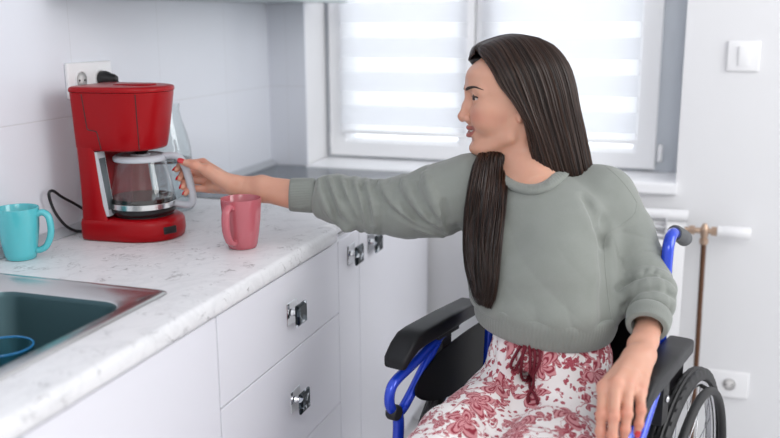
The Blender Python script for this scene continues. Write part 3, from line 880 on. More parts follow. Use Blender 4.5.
# ================================================================ PERSON
def skin_material():
    m, nt, b = nodes('skin')
    a = nt.nodes.new('ShaderNodeVertexColor'); a.layer_name = 'tint'
    s = nt.nodes.new('ShaderNodeSeparateColor'); nt.links.new(a.outputs[0], s.inputs[0])
    p = coords(nt)
    base = mixc(nt, noise(nt, p, 30., 2), (.575, .30, .205), (.64, .36, .262))
    base = mixc(nt, M_(nt, 'MULTIPLY', s.outputs[1], .55), base, (.60, .20, .14))     # rosy cheeks, knuckles
    base = mixc(nt, s.outputs[0], base, (.36, .115, .095))                         # lips
    nt.links.new(base, b.inputs['Base Color'])
    b.inputs['Roughness'].default_value = .42; b.inputs['Specular IOR Level'].default_value = .4
    b.inputs['Subsurface Weight'].default_value = .25; b.inputs['Subsurface Radius'].default_value = (1., .35, .2); b.inputs['Subsurface Scale'].default_value = .008
    bumpn(nt, b, noise(nt, p, 900., 2), .06, .0005)
    return m
SKIN = skin_material()
HO = np.array([1.010, -.901, 1.185])
HF = np.array([-.923, -.386, -.02]); HR = basis(HF, (.03, 0.0, 1))
def HW(p): return HO + HR @ np.asarray(p, float)
def HWs(P): return HO + np.asarray(P, float) @ HR.T
NECK_W = np.array([1.050, -.905, 1.030])
NB = HR.T @ (NECK_W - HO)

# camera-independent anchor points measured from the photograph (metres)
CAM = np.array([1.3589, -2.7536, 1.359])
def _cb():
    yaw, pit, rol = .3261, .2187, -.0041
    fw = np.array([-math.sin(yaw) * math.cos(pit), math.cos(yaw) * math.cos(pit), -math.sin(pit)])
    rt = np.array([math.cos(yaw), math.sin(yaw), 0]); up = np.cross(rt, fw)
    return rt * math.cos(rol) + up * math.sin(rol), -rt * math.sin(rol) + up * math.cos(rol), fw
_R, _U, _Fw = _cb()
def at(x, y, d): return CAM + d * (_R * (x - 390) / 889. - _U * (y - 219) / 889. + _Fw)
LOOP = np.array([at(*q) for q in [(500, 166, 1.858), (503, 175, 1.842), (510, 182.5, 1.818), (519, 187.5, 1.797), (529, 189.5, 1.780), (540, 188.5, 1.773), (551, 183.5, 1.780), (560, 175.5, 1.814), (566, 167, 1.853), (569, 159, 1.905), (562, 153, 1.955), (545, 150, 1.985), (525, 151, 1.975), (508, 156, 1.925)]])   # neckline of the sweatshirt

def interp(z, zs, vs):
    """smooth (pchip-ish) interpolation"""
    zs = np.array(zs, float); vs = np.array(vs, float)
    if zs[0] > zs[-1]: zs, vs = zs[::-1], vs[::-1]
    d = np.diff(vs) / np.diff(zs); m = np.zeros_like(vs); m[1:-1] = np.where(d[:-1] * d[1:] > 0, 2 * d[:-1] * d[1:] / (d[:-1] + d[1:] + 1e-12), 0); m[0], m[-1] = d[0], d[-1]
    i = np.clip(np.searchsorted(zs, z) - 1, 0, len(zs) - 2); h = zs[i + 1] - zs[i]; t = np.clip((z - zs[i]) / h, 0, 1)
    return ((2 * t ** 3 - 3 * t ** 2 + 1) * vs[i] + (t ** 3 - 2 * t ** 2 + t) * h * m[i] + (-2 * t ** 3 + 3 * t ** 2) * vs[i + 1] + (t ** 3 - t ** 2) * h * m[i + 1])

EYE = np.array([.0838, .0315, .0242]); ER = .0118
def build_head():
    v = Vol((-.13, -.125, -.215), (.14, .125, .145), .0015)
    # skull
    v.op(ell((-.002, 0, .042), (.097, .0745, .086)))
    # face block: lofted cross-sections
    zs = [.105, .09, .071, .050, .036, .022, .008, -.010, -.026, -.040, -.052, -.062, -.074, -.084, -.0925, -.099]
    xf = [.078, .0925, .1010, .1035, .1030, .0985, .0975, .0975, 0.0945, .0885, .0850, .0840, .0850, .0875, .0850, .0700]
    wd = [.050, .058, .0640, .0665, .0675, .0675, .0675, .0665, .0635, .0590, .0545, .0500, .0440, .0370, .0280, .0150]
    def face(x, y, z):
        zz = np.broadcast_to(z, np.broadcast(x, y, z).shape)
        f = interp(z, zs, xf); w = interp(z, zs, wd)
        xc = np.where(z > -.03, .015, .015 + (z + .03) * -.25); a = np.maximum(f - xc, .005)
        n = 2.35
        X = np.maximum(x - xc, 0) / a; Y = np.abs(y) / w
        rr = (X ** n + Y ** n) ** (1 / n)
        back = np.maximum(-(x - xc), 0) / .03; tp = np.maximum(z - .065, 0) / .04
        d = (rr - 1) * np.minimum(a, w) * .9
        d = d + .025 * back ** 2 + .018 * tp ** 2
        return np.maximum(d, -.099 - z)
    v.op(((-.04, -.075, -.1), (.12, .075, .125), face), '+', .018)
    # jaw
    for s in (-1, 1):
        v.op(cap((.008, .0545 * s, -.030), (.020, .0500 * s, -.056), .011, .012), '+', .018)
        v.op(cap((.020, .0500 * s, -.056), (.070, .020 * s, -.0850), .012, .011), '+', .014)
        v.op(ell((.072, .034 * s, -.020), (.022, .024, .024)), '+', .022)      # cheek
        v.op(ell((.060, .050 * s, .000), (.026, .014, .014)), '+', .02)        # cheekbone
        v.op(cap((.0955, .012 * s, .034), (.080, .046 * s, .036), .008, .007), '+', .014)   # brow ridge
    v.op(ell((.082, 0, -.0855), (.014, .018, .0125)), '+', .012)               # chin
    v.op(cap((.070, .014, -.088), (.070, -.014, -.088), .012), '+', .012)
    v.op(ell((.050, 0, -.078), (.030, .030, .016)), '+', .02)                  # under the jaw
    # eye sockets
    for s in (-1, 1):
        v.op(ell((.103, .031 * s, .0235), (.014, .0185, .0105)), '-', .014)
        v.op(ell((.107, .018 * s, .018), (.012, .008, .014)), '-', .012)
    # nose
    v.op(cap((.0960, 0, .026), (.1035, 0, .004), .0065, .0072), '+', .012)
    v.op(cap((.1035, 0, .004), (.1105, 0, -.0165), .0070, .0092), '+', .008)
    v.op(ell((.1110, 0, -.0185), (.0098, .0090, .0082)), '+', .006)
    v.op(cap((.110, 0, -.024), (.099, 0, -.0285), .0055, .005), '+', .006)
    for s in (-1, 1):
        v.op(ell((.1003, .0122 * s, -.0215), (.0100, .0072, .0078)), '+', .006)
        v.op(ell((.1050, .0066 * s, -.0285), (.0058, .0028, .0030)), '-', .002)
    for s in (-1, 1): v.op(multi(chain([(.1000, .0185 * s, -.0105), (.0930, .0210 * s, -.0190), (.0935, .0200 * s, -.0290)], [.0018, .0026, .0022])), '-', .005)
    # muzzle and lips (slight open smile)
    v.op(ell((.0800, 0, -.048), (.0155, .025, .022)), '+', .014)
    ys = np.linspace(-.0330, .0330, 11)
    up = [np.array([.1000 - .0255 * (abs(y) / .033) ** 1.8 - .0008 * (abs(y) < .003), y, -.0425 + .0075 * (abs(y) / .033) ** 2]) for y in ys]
    lo = [np.array([.0985 - .0240 * (abs(y) / .033) ** 1.8, y, -.0590 + .0230 * (abs(y) / .033) ** 1.7]) for y in ys]
    for P, r in ((up, (.0008, .0020, .0027, .0032, .0035, .0032)), (lo, (.0008, .0023, .0033, .0040, .0045, .0047))):
        R = list(r) + list(r[:-1])[::-1]
        for c in chain(P, R): v.op(c, '+', .0035)
    mo = [np.array([.1010 - .0250 * (abs(y) / .031) ** 2, y, -.0505 + .0143 * (abs(y) / .031) ** 1.7]) for y in np.linspace(-.0310, .0310, 11)]
    R = [.0005, .0010, .0018, .0025, .0029, .0030, .0029, .0025, .0018, .0010, .0005]
    for i in range(10):
        a, b_ = mo[i], mo[i + 1]
        v.op(cap(a, b_, R[i], R[i + 1]), '-', .0012)
        v.op(cap(a - [.006, 0, 0], b_ - [.006, 0, 0], R[i], R[i + 1]), '-', .0012)
    v.op(ell((.0985, 0, -.0690), (.007, .014, .0048)), '-', .008)      # below the lower lip
    v.op(cap((.1075, 0, -.031), (.1040, 0, -.0385), .0022), '-', .005)   # philtrum
    # eyelids then the opening
    for s in (-1, 1):
        e = EYE * [1, s, 1]
        v.op(ell(e, (.0136, .0140, .0132)), '+', .006)
        v.op(ell(e + [.011, .002 * s, -.0006], (.012, .0158, .0048), basis((1, .25 * s, 0), (0, .10 * s, 1))), '-', .0012)
    # ears
    for s in (-1, 1):
        Re = basis((.35, s, .0), (.12, 0, 1))
        v.op(ell((-.004, .0745 * s, .012), (.0065, .017, .030), Re), '+', .006)
        v.op(ell((.006, .0725 * s, -.0155), (.0065, .0075, .010), Re), '+', .004)
        v.op(ell((.001, .081 * s, .012), (.005, .009, .018), Re), '-', .004)
    # neck
    n0 = np.array([-.012, 0, -.035]); n1 = NB
    v.op(cap(n0, n0 + (n1 - n0) * .55, .047, .0455), '+', .022)
    v.op(cap(n0 + (n1 - n0) * .55, n1, .0455, .056), '+', .02)
    v.op(cap(n1, n1 + np.array([0, 0, -.06]), .058, .08), '+', .03)
    v.op(cap((.022, 0, -.070), n0 + (n1 - n0) * .8 + [.018, 0, 0], .026, .03), '+', .025)
    lp = (LOOP - HO) @ HR; lcn = lp.mean(0)
    v.op(multi([cap(n1 * .75 + n0 * .25, lcn + (p - lcn) * .93 + np.array([0, 0, -.010]), .040, .009) for p in lp], .02), '+', .03)
    # sternomastoid
    for s in (-1, 1):
        v.op(cap((-.012, .058 * s, -.035), n1 * .8 + n0 * .2 + np.array([.034, .013 * s, -.004]), .011, .007), '+', .014)
    P, Fc = v.mesh()
    return P, Fc
HEAD_P, HEAD_F = build_head()
def head_tint(P):
    x, y, z = P.T; ay = np.abs(y)
    upc = -.0425 + .0075 * (ay / .033) ** 2; loc = -.0590 + .0230 * np.minimum(ay / .033, 1.2) ** 1.7
    top = upc + .0044 * np.sqrt(np.clip(1 - (ay / .0345) ** 2, 0, 1)) - .0012 * np.exp(-(y / .003) ** 2)
    bot = loc - .0058 * np.sqrt(np.clip(1 - (ay / .0340) ** 2, 0, 1))
    lip = sstep(-.0012, .0006, top - z) * sstep(-.0012, .0008, z - bot) * sstep(.0350, .0325, ay) * sstep(.058, .062, x)
    blush = np.exp(-(((ay - .046) / .020) ** 2 + ((z + .014) / .017) ** 2)) * (x > .03) * .9 + np.exp(-((y / .012) ** 2 + ((z + .018) / .010) ** 2)) * (x > .1) * .45 + .25 * np.exp(-((z + .088) / .01) ** 2) * (x > .07)
    return lip, blush
def Wn(s, f, z): return np.array(W(s, f, z))
SHR, SHL = at(470, 188, 1.90), at(601, 201, 1.868)
ELR, WRR = at(372, 206, 1.955), at(234, 185.5, 2.0)
ELL_, WRL = at(646, 290, 1.80), at(640, 351, 1.615)

NAILS = []; JOINTS = []
def finger(v, P, R, nail=None, k=.004):
    for c in chain(P, R): v.op(c, '+', k)
    JOINTS.extend([np.array(q, float) for q in P[:-1]])
    # joint thickening
    for i in range(1, len(P) - 1): v.op(ell(P[i], (R[i] * 1.07,) * 3), '+', k)
    if nail is not None: NAILS.append((np.array(P[-2]), np.array(P[-1]), R[-1], np.array(nail, float)))

def hand_right():
    pts = {'i': [(203, 163, 2.033), (189, 163.5, 2.026), (180.5, 166, 2.020), (176.5, 169.5, 2.006)],
           'm': [(205, 172, 2.038), (190, 172, 2.028), (182.5, 175, 2.020), (179.5, 178.5, 2.004)],
           'r': [(206, 180.5, 2.036), (191, 180.5, 2.026), (184.5, 183.5, 2.018), (182.5, 187, 2.003)],
           'p': [(208, 188.5, 2.028), (193, 188.5, 2.020), (187.5, 191, 2.014), (185.5, 193.5, 2.003)]}
    rad = {'i': (.0108, .0086, .0078, .0066), 'm': (.0108, .0088, .0080, .0068), 'r': (.0102, .0084, .0076, .0064), 'p': (.0094, .0074, .0068, .0058)}
    P = {k: [at(*q) for q in v] for k, v in pts.items()}
    lo = np.min([np.min(p, 0) for p in P.values()], 0) - .03; hi = np.maximum(at(296, 200, 1.97), at(286, 186, 1.97)) + .045
    hi = np.maximum(hi, np.max([np.max(p, 0) for p in P.values()], 0) + .03)
    v = Vol(lo - [0, .02, .02], hi, .0014)
    w = WRR
    for k, o in zip('imrp', ((0, -.012, .012), (0, -.004, .005), (0, .004, -.004), (0, .008, -.012))):
        v.op(cap(w + np.array(o) * .9, P[k][0], .0125, rad[k][0]), '+', .012)
        for j in range(1): pass
    for k in 'imrp':
        finger(v, P[k], rad[k], nail=(_R * -.9 - _Fw * .8))
    # thumb along the near side of the handle
    T = [at(228, 184, 1.985), at(208, 170.5, 1.979), at(194.5, 165.3, 1.977), at(182, 161.8, 1.979)]
    v.op(cap(w + np.array([0, -.008, 0]), T[1], .0145, .0122), '+', .012)
    v.op(cap(T[0], T[1], .0150, .0118), '+', .012)
    finger(v, T[1:], (.0112, .0096, .0072), nail=(-_Fw * 1.0 + _U * .35), k=.005)
    # heel of the hand and forearm (flattened: two parallel cones)
    v.op(cap(at(218, 186, 2.0), at(212, 186, 2.018), .0135, .011), '+', .012)
    e = at(296, 195, 1.972); q = _U
    for s in (-1, 1):
        v.op(cap(w + q * (.0065 * s) + _Fw * .004 * s, at(262, 188.7, 1.99) + q * (.0095 * s), .0155, .0185), '+', .014)
        v.op(cap(at(262, 188.7, 1.99) + q * (.0095 * s), e + q * (.012 * s), .0185, .0215), '+', .014)
    v.op(ell(at(236, 180, 1.988), (.010, .010, .007)), '+', .012)
    return v.mesh()

def hand_left():
    pts = {'i': [(604, 387, 1.517), (601.5, 415, 1.481), (600.5, 432, 1.476), (601, 445, 1.478)],
           'm': [(616, 384, 1.507), (613.8, 417, 1.470), (612.2, 437, 1.463), (611.8, 452, 1.468)],
           'r': [(628, 386, 1.512), (627, 414, 1.476), (625, 429.5, 1.471), (623.4, 439.5, 1.475)],
           'p': [(640, 391, 1.527), (641, 410.5, 1.496), (639, 424, 1.491), (637, 432.5, 1.492)]}
    rad = {'i': (.0112, .0090, .0080, .0070), 'm': (.0114, .0092, .0082, .0070), 'r': (.0108, .0088, .0079, .0067), 'p': (.0098, .0078, .0070, .0060)}
    P = {k: [at(*q) for q in v] for k, v in pts.items()}
    allp = np.concatenate([np.array(p) for p in P.values()] + [np.array([at(652, 330, 1.72), at(640, 330, 1.70)])])
    v = Vol(allp.min(0) - .04, allp.max(0) + .045, .0014)
    wr = {'i': at(631, 355, 1.612), 'm': at(637, 353.5, 1.606), 'r': at(643, 354, 1.606), 'p': at(648.5, 356.5, 1.612)}
    for k in 'imrp':
        v.op(cap(wr[k], P[k][0], .0128, rad[k][0] * 1.05), '+', .012)
        finger(v, P[k], rad[k], nail=(-_Fw * .75 - _U * .25))
        # extensor tendon on the back of the hand
        mid = wr[k] * .35 + P[k][0] * .65
        v.op(cap(mid - _Fw * .0065, P[k][0] - _Fw * .0035, .0052, .0075), '+', .010)
    # web between the knuckles
    for a, b_ in (('i', 'm'), ('m', 'r'), ('r', 'p')):
        v.op(cap(P[a][0] * .85 + P[a][1] * .15 + _Fw * .004, P[b_][0] * .85 + P[b_][1] * .15 + _Fw * .004, .0085), '+', .008)
    T = [at(628, 362, 1.625), at(612, 384, 1.552), at(607, 402, 1.540), at(604, 414, 1.538)]
    v.op(cap(T[0], T[1], .0150, .0118), '+', .012); finger(v, T[1:], (.0112, .0095, .0072), nail=(_Fw * .4 - _R))
    # wrist and forearm
    q = _R * .9 + _U * .3
    e = at(652, 318, 1.725)
    for s in (-1, 1):
        v.op(cap(at(639.5, 356, 1.608) + q * (.0120 * s), at(643, 343, 1.645) + q * (.0100 * s), .0150, .0165), '+', .016)
        v.op(cap(at(643, 343, 1.645) + q * (.0100 * s), e + q * (.0100 * s), .0165, .0195), '+', .016)
    return v.mesh()

def core_body():
    """what the clothes hide: trunk, upper arms and legs, coarse"""
    v = Vol((.55, -1.62, .04), (1.42, -.74, 1.09), .007)
    hip = Wn(0, -.06, .585); st = Wn(-.04, -.11, .85)
    v.op(ell(hip, (.14, .095, .085), basis((1, -.25, 0))), '+')
    v.op(cap(hip, st, .085, .095), '+', .03)
    v.op(cap(SHR + np.array([0, .01, -.012]), SHL + np.array([0, .01, -.012]), .036), '+', .03); v.op(cap(st, NECK_W - [0, -.01, .10], .080, .045), '+', .03)
    for a, b_, c in ((SHR, ELR, at(290, 194, 1.974)), (SHL, ELL_, at(650, 322, 1.71))):
        v.op(multi([cap(a, b_, .042, .034), cap(b_, c, .034, .027)]), '+', .02)
    for s in (-1, 1):
        h, k, a = Wn(.086 * s + (.024 if s < 0 else 0), -.03, .562), Wn(.098 * s + (.030 if s < 0 else 0), .375, .538), Wn(.11 * s, .42, .13)
        v.op(multi([cap(h, k, .075, .052), cap(k, a, .050, .034), cap(a, Wn(.105 * s, .50, .135), .028, .022)]), '+', .02)
    return v.mesh()

def join(parts):
    V = []; F = []; n = 0
    for P, Fc in parts:
        V.append(P); F += [[i + n for i in f] for f in Fc]; n += len(P)
    return np.concatenate(V), F
def knuckle_tint(P): return np.zeros(len(P))
PERSON = thing('person', 'smiling long-haired woman in grey-green sweatshirt and floral trousers reaching for the carafe', 'person', W(0, -.06, .47))
hr = hand_right(); hl = hand_left(); cb = core_body()
Vb, Fb = join([(HWs(HEAD_P), HEAD_F), hr, hl, cb])
body = obj('body', Vb, Fb, SKIN, PERSON)
lip, blu = head_tint(HEAD_P); nz = len(Vb) - len(lip)
lip = np.concatenate([lip, np.zeros(nz)]); blu = np.concatenate([blu, np.full(nz, .12)])
for j in JOINTS:
    dj = np.linalg.norm(Vb - j, axis=1); blu = np.maximum(blu, .62 * np.exp(-(dj / .0125) ** 2 + .8) * (dj < .03))
blu = np.minimum(blu, 1.)
ca = body.data.color_attributes.new('tint', 'FLOAT_COLOR', 'POINT')
ca.data.foreach_set('color', np.stack([lip, blu, lip * 0, lip * 0 + 1], 1).astype(np.float32).ravel())
# red fingernails
red_n = mat('red_nail_varnish', (.50, .006, .014), .15, 0, .6, .5)
def nails():
    for a, b_, r, up in NAILS:
        t = (b_ - a) / np.linalg.norm(b_ - a); n = up - t * (up @ t); n /= np.linalg.norm(n); s = np.cross(n, t)
        c = b_ + t * (r * .15) + n * (r * .74); secs = []
        L, Wd, T = r * 1.25, r * .88, r * .40
        V = []; m = 14
        for i in range(m + 1):
            th = PI * i / m
            V.append([c + t * (L * math.cos(th)) + (s * math.cos(p) * Wd + n * math.sin(p) * T) * max(math.sin(th), .02) ** .7 for p in [2 * PI * k / 14 for k in range(14)]])
        Vv, Ff = loft_vf(V); obj('fingernail', Vv, Ff, red_n, PERSON)
nails()
# eyes, lashes, brows, teeth --------------------------------------------------
from mathutils.bvhtree import BVHTree
HEADBVH = BVHTree.FromPolygons([Vector(p) for p in HEAD_P], HEAD_F)
def on_head(p, d, off=.0006):
    """project local point p along local direction d on to the head surface"""
    h = HEADBVH.ray_cast(Vector(p), Vector(d).normalized())
    return None if h[0] is None else h[0] + h[1] * (off if h[1].dot(Vector(d)) < 0 else -off)
white_e = mat('eye_white', (.62, .58, .56), .15); iris_m = mat('dark_brown_iris', (.035, .014, .007), .1); pup = mat('pupil', (.004, .004, .004), .05)
lash_m = mat('black_lash', (.008, .006, .006), .6); brow_m = mat('dark_brow', (.03, .016, .012), .8); tooth = mat('tooth_enamel', (.80, .76, .70), .25)
def face_parts():
    for s in (-1, 1):
        e = EYE * [1, s, 1]; g = np.array([.95, .20, -.10]); g /= np.linalg.norm(g); B = basis(g)
        b = MB()
        prof = [(ER * math.sin(a), ER * math.cos(a)) for a in np.linspace(PI, .62, 16)]
        c = HW(e); ax = HR @ g
        V, F = lathe_vf(prof, c, ax, 24); b.add(V, F, 0)
        prof = [(ER * math.sin(a) * 1.003, ER * math.cos(a) * 1.012) for a in np.linspace(.66, .28, 5)]; V, F = lathe_vf(prof, c, ax, 24); b.add(V, F, 1)
        prof = [(ER * math.sin(a), ER * math.cos(a) * 1.014) for a in np.linspace(.28, .0, 4)]; V, F = lathe_vf(prof, c, ax, 24); b.add(V, F, 2)
        b.build('eye', [white_e, iris_m, pup], PERSON)
        # upper lash line and lashes
        b = MB(); pts = []
        for t in np.linspace(-1, 1, 13):
            yy = e[1] + .0150 * t * 1.0 + .0012 * s; zz = e[2] + .0042 * (1 - t * t) - .0012 + (.0016 * t * s)
            q = on_head((.14, yy, zz), (-1, 0, 0), .0004)
            if q is not None and q.x > .075: pts.append(HW(q))
        if len(pts) > 3:
            V, F = tube_vf(pts, [.0013 + .0017 * math.sin(PI * i / (len(pts) - 1)) for i in range(len(pts))], 8); b.add(V, F)
            outv = HR @ np.array([.85, .35 * s, .25])
            for i in range(1, len(pts) - 1):
                p0 = np.array(pts[i])
                for jj in range(2):
                    V, F = tube_vf([p0, p0 + outv * .0045 + np.array([0, 0, .0005]), p0 + outv * .0075 + np.array([0, 0, .0030])], [.0004, .0003, .0001], 4); b.add(V, F)
            lw = []
            for t in np.linspace(-.85, .95, 11):
                q = on_head((.14, e[1] + .0125 * t, e[2] - .0052 + .0030 * t * t), (-1, 0, 0), .0002)
                if q is not None and q.x > .075: lw.append(HW(q))
            if len(lw) > 3: V, F = tube_vf(lw, [.0005] * len(lw), 6); b.add(V, F)
            b.build('eyelash', [lash_m], PERSON)
        # brow
        up, dn = [], []
        for t in np.linspace(0, 1, 15):
            yy = s * (.0105 + .0375 * t); zz = .0385 + .0072 * math.sin(min(t / .62, 1) * PI / 2) - (.0050 * max(0, (t - .60) / .40) ** 1.5)
            th = .0036 * (1 - .85 * max(0, (t - .20) / .80) ** 1.1) * (.75 + .25 * min(1, t / .14))
            d = np.array([-1, -s * .55 * t, 0])
            q = on_head(np.array([.0, 0, 0]) + np.array([.02, yy * .35, zz]) - d * .12, d, 0)
            q = on_head((.15, yy + s * .05 * t, zz), d, .0) 
            if q is None: continue
            up.append((q, th))
        if len(up) > 4:
            secs = []
            for q, th in up:
                c = HW(q); u = HR @ np.array([0, 0, 1.]); o = HR @ np.array([.9, .3 * s, 0])
                secs.append([c + u * (th * math.sin(a)) + o * (.0014 * math.cos(a)) for a in [2 * PI * k / 10 for k in range(10)]])
            V, F = loft_vf(secs); obj('eyebrow', V, F, brow_m, PERSON)
    # upper teeth
    secs = []
    for y in np.linspace(-.020, .020, 17):
        x = .0960 - .0120 * (abs(y) / .02) ** 2
        secs.append([HW((x, y, -.0462 + .0040 * (abs(y) / .02) ** 2)), HW((x + .0005, y, -.0508 + .0052 * (abs(y) / .02) ** 2)), HW((x - .004, y, -.0512 + .0052 * (abs(y) / .02) ** 2)), HW((x - .004, y, -.0462 + .004 * (abs(y) / .02) ** 2))])
    V, F = loft_vf(secs); obj('teeth', V, F, tooth, PERSON)
face_parts()
# ================================================================ CLOTHES
def knit_material():
    m, nt, b = nodes('grey_green_sweatshirt_cotton')
    p = coords(nt)
    c = mixc(nt, noise(nt, p, 700., 2), (.192, .208, .187), (.245, .262, .238)); c = mixc(nt, M_(nt, 'MULTIPLY', noise(nt, p, 35., 3), .3), c, (.31, .325, .31))
    nt.links.new(c, b.inputs['Base Color'])
    b.inputs['Roughness'].default_value = .9; b.inputs['Specular IOR Level'].default_value = .2
    b.inputs['Sheen Weight'].default_value = .25; b.inputs['Sheen Roughness'].default_value = .5
    bumpn(nt, b, noise(nt, p, 1100., 2), .25, .0006)
    return m
KNIT = knit_material()

def near_line(P, x, y, z):
    """arc parameter, radial distance and frame along a polyline"""
    best = None; acc = 0.
    P = [np.array(p, float) for p in P]
    for i in range(len(P) - 1):
        ba = P[i + 1] - P[i]; L = np.linalg.norm(ba); t = np.clip(((x - P[i][0]) * ba[0] + (y - P[i][1]) * ba[1] + (z - P[i][2]) * ba[2]) / L ** 2, 0, 1)
        dx, dy, dz = x - P[i][0] - t * ba[0], y - P[i][1] - t * ba[1], z - P[i][2] - t * ba[2]
        d = np.sqrt(dx * dx + dy * dy + dz * dz); u = acc + t * L
        if best is None: best = [d, u, dx, dy, dz]
        else:
            m = d < best[0]; best = [np.where(m, a, b_) for a, b_ in zip((d, u, dx, dy, dz), best)]
        acc += L
    return best

def wave_noise(x, y, z, seed, n=7, f=(12, 40)):
    r = np.random.default_rng(seed); s = 0
    for i in range(n):
        k = r.normal(size=3); k /= np.linalg.norm(k); w = f[0] * (f[1] / f[0]) ** r.random()
        s = s + np.sin(w * (k[0] * x + k[1] * y + k[2] * z) + r.random() * 6.28)
    return s / n ** .5

# right sleeve centre line and radii
RS = [(SHR, .074), (at(440, 200, 1.915), .0785), (at(410, 206.5, 1.935), .0700), (at(378, 207, 1.955), .0590), (at(356, 203.5, 1.965), .0570), (at(337, 199, 1.971), .0560)]
LS = [(SHL, .070), (at(623, 234, 1.855), .0635), (at(637, 266, 1.835), .0605), (at(646.5, 290, 1.79), .0560), (at(649.5, 301, 1.755), .0500)]
def sweatshirt():
    v = Vol((.52, -1.26, .70), (1.43, -.72, 1.105), .0027)
    ax = basis(tuple(CF)); 
    B = np.stack([np.array(CL), np.array(CF), np.array([0, 0, 1.])], 1)
    # trunk
    v.op(multi([ell(Wn(-.045, -.122, .925), (.160, .118, .125), B), ell(Wn(-.025, -.080, .845), (.158, .134, .105), B), ell(Wn(-.008, -.062, .80), (.150, .134, .055), B), ell(Wn(-.004, -.060, .785), (.1455, .131, .075), B)], .03))
    v.op(cap(SHR + np.array([.02, .01, -.004]), SHL + np.array([-.012, 0, -.006]), .055, .063), '+', .04)
    v.op(cap(at(562, 182, 1.905), SHL, .046, .066), '+', .03)
    v.op(cap(NECK_W - [.0, .0, .030], NECK_W - [0, .0, .09], .055, .09), '+', .04)
    v.op(multi([c for c in chain([q for q, _ in RS], [r for _, r in RS])]), '+', .035)
    v.op(multi([c for c in chain([q for q, _ in LS], [r for _, r in LS])]), '+', .028)
    v.op(ell(at(321.5, 196.5, 1.973), (.020, .050, .046), basis(at(337, 199, 1.971) - at(313, 195.5, 1.975))), '+', .012)
    # bust
    for s_ in (-.105, .02): v.op(ell(Wn(s_, -.038, .90), (.06, .05, .06), B), '+', .04)
    # crease between left arm and body, armpits
    v.op(cap(at(606, 222, 1.765), at(610, 322, 1.70), .010, .014), '-', .035)
    v.op(cap(at(446, 236, 1.83), at(462, 226, 1.80), .004, .002), '-', .03)
    # cut the bottom along the hem plane
    # folds of the right sleeve: bunched rings towards the cuff, long diagonals from the armpit
    Pr = [q for q, _ in RS]; Lr = sum(np.linalg.norm(Pr[i + 1] - Pr[i]) for i in range(len(Pr) - 1))
    e1 = _U; e2 = np.cross((Pr[-1] - Pr[0]) / np.linalg.norm(Pr[-1] - Pr[0]), e1); e2 /= np.linalg.norm(e2)
    def foldsR(x, y, z):
        d, u, dx, dy, dz = near_line(Pr, x, y, z)
        a = np.arctan2(dx * e2[0] + dy * e2[1] + dz * e2[2], dx * e1[0] + dy * e1[1] + dz * e1[2])
        tt = u / Lr; n = wave_noise(x, y, z, 3, 6, (14, 38))
        # bunching
        ph = 2 * PI * (u / .034) + 2.1 * np.sin(a * 1.0 + .9) + 2.0 * n + .7 * np.sin(2 * a + 9 * tt)
        n2 = wave_noise(x, y, z, 5, 6, (10, 30))
        r1 = (np.abs(np.sin(ph / 2)) ** .55 - .68) * np.clip(.85 + .6 * n2, .1, 1.6)
        w1 = sstep(.45, .72, tt) * (1 - .55 * sstep(.93, 1.0, tt)) * (.75 + .35 * np.cos(a))
        # diagonals
        ph2 = 2 * PI * (u / .062) + 2.2 * a + 1.0 * n
        r2 = np.abs(np.sin(ph2 / 2)) ** .6 - .65
        w2 = sstep(.08, .28, tt) * (1 - sstep(.55, .75, tt))
        fall = sstep(.13, .095, d)
        sag = -.011 * sstep(.42, .62, tt) * (1 - sstep(.78, .95, tt)) * np.clip(-np.cos(a), 0, 1) ** 1.5
        return -(.0075 * r1 * w1 + .0045 * r2 * w2) * fall * sstep(.0, .10, tt)
    lo = np.min(Pr, 0) - .12; hi = np.max(Pr, 0) + .12
    v.op((lo, hi, foldsR), 'o')
    Pl = [q for q, _ in LS]; Ll = sum(np.linalg.norm(Pl[i + 1] - Pl[i]) for i in range(len(Pl) - 1))
    f1 = -_Fw; f2 = _R
    def foldsL(x, y, z):
        d, u, dx, dy, dz = near_line(Pl, x, y, z)
        a = np.arctan2(dx * f2[0] + dy * f2[1] + dz * f2[2], dx * f1[0] + dy * f1[1] + dz * f1[2])
        tt = u / Ll; n = wave_noise(x, y, z, 11, 6, (14, 40))
        ph = 2 * PI * (u / .040) + 1.6 * np.sin(a + 2.2) + 1.7 * n
        r1 = np.abs(np.sin(ph / 2)) ** .65 - .65
        w1 = sstep(.40, .75, tt) * (1 - .4 * sstep(.94, 1., tt))
        lg = np.abs(np.sin(4.5 * a + 10 * tt + n)) ** .7 - .62          # gathers running into the cuff
        w2 = sstep(.78, .90, tt)
        ph2 = 2 * PI * (u / .085) - 1.4 * a + 1.2 * n
        r2 = np.abs(np.sin(ph2 / 2)) ** .6 - .65
        w3 = sstep(.12, .3, tt) * (1 - sstep(.5, .7, tt))
        fall = sstep(.115, .085, d) * (dx * _R[0] + dy * _R[1] + dz * _R[2] > -.045)
        return -(.0035 * r1 * w1 + .0045 * lg * w2 + .0030 * r2 * w3) * fall
    lo = np.min(Pl, 0) - .11; hi = np.max(Pl, 0) + .11
    v.op((lo, hi, foldsL), 'o')
    # soft folds of the trunk
    c0 = Wn(-.03, -.09, .9)
    def foldsT(x, y, z):
        s_ = (x - CO[0]) * CL[0] + (y - CO[1]) * CL[1]; f_ = (x - CO[0]) * CF[0] + (y - CO[1]) * CF[1]
        n = wave_noise(x, y, z, 21, 7, (9, 26))
        w = sstep(-.16, -.02, f_) * sstep(.20, .10, np.abs(s_ + .02))
        # drape lines falling from the reaching arm towards the hem on the other side
        q = (s_ * .9 + (z - .9) * .75)
        r = np.abs(np.sin(q * 34 + 1.3 * n)) ** .8 - .6
        lowband = sstep(.86, .79, z)
        vert = np.abs(np.sin(s_ * 46 + 1.2 * n)) ** .8 - .6
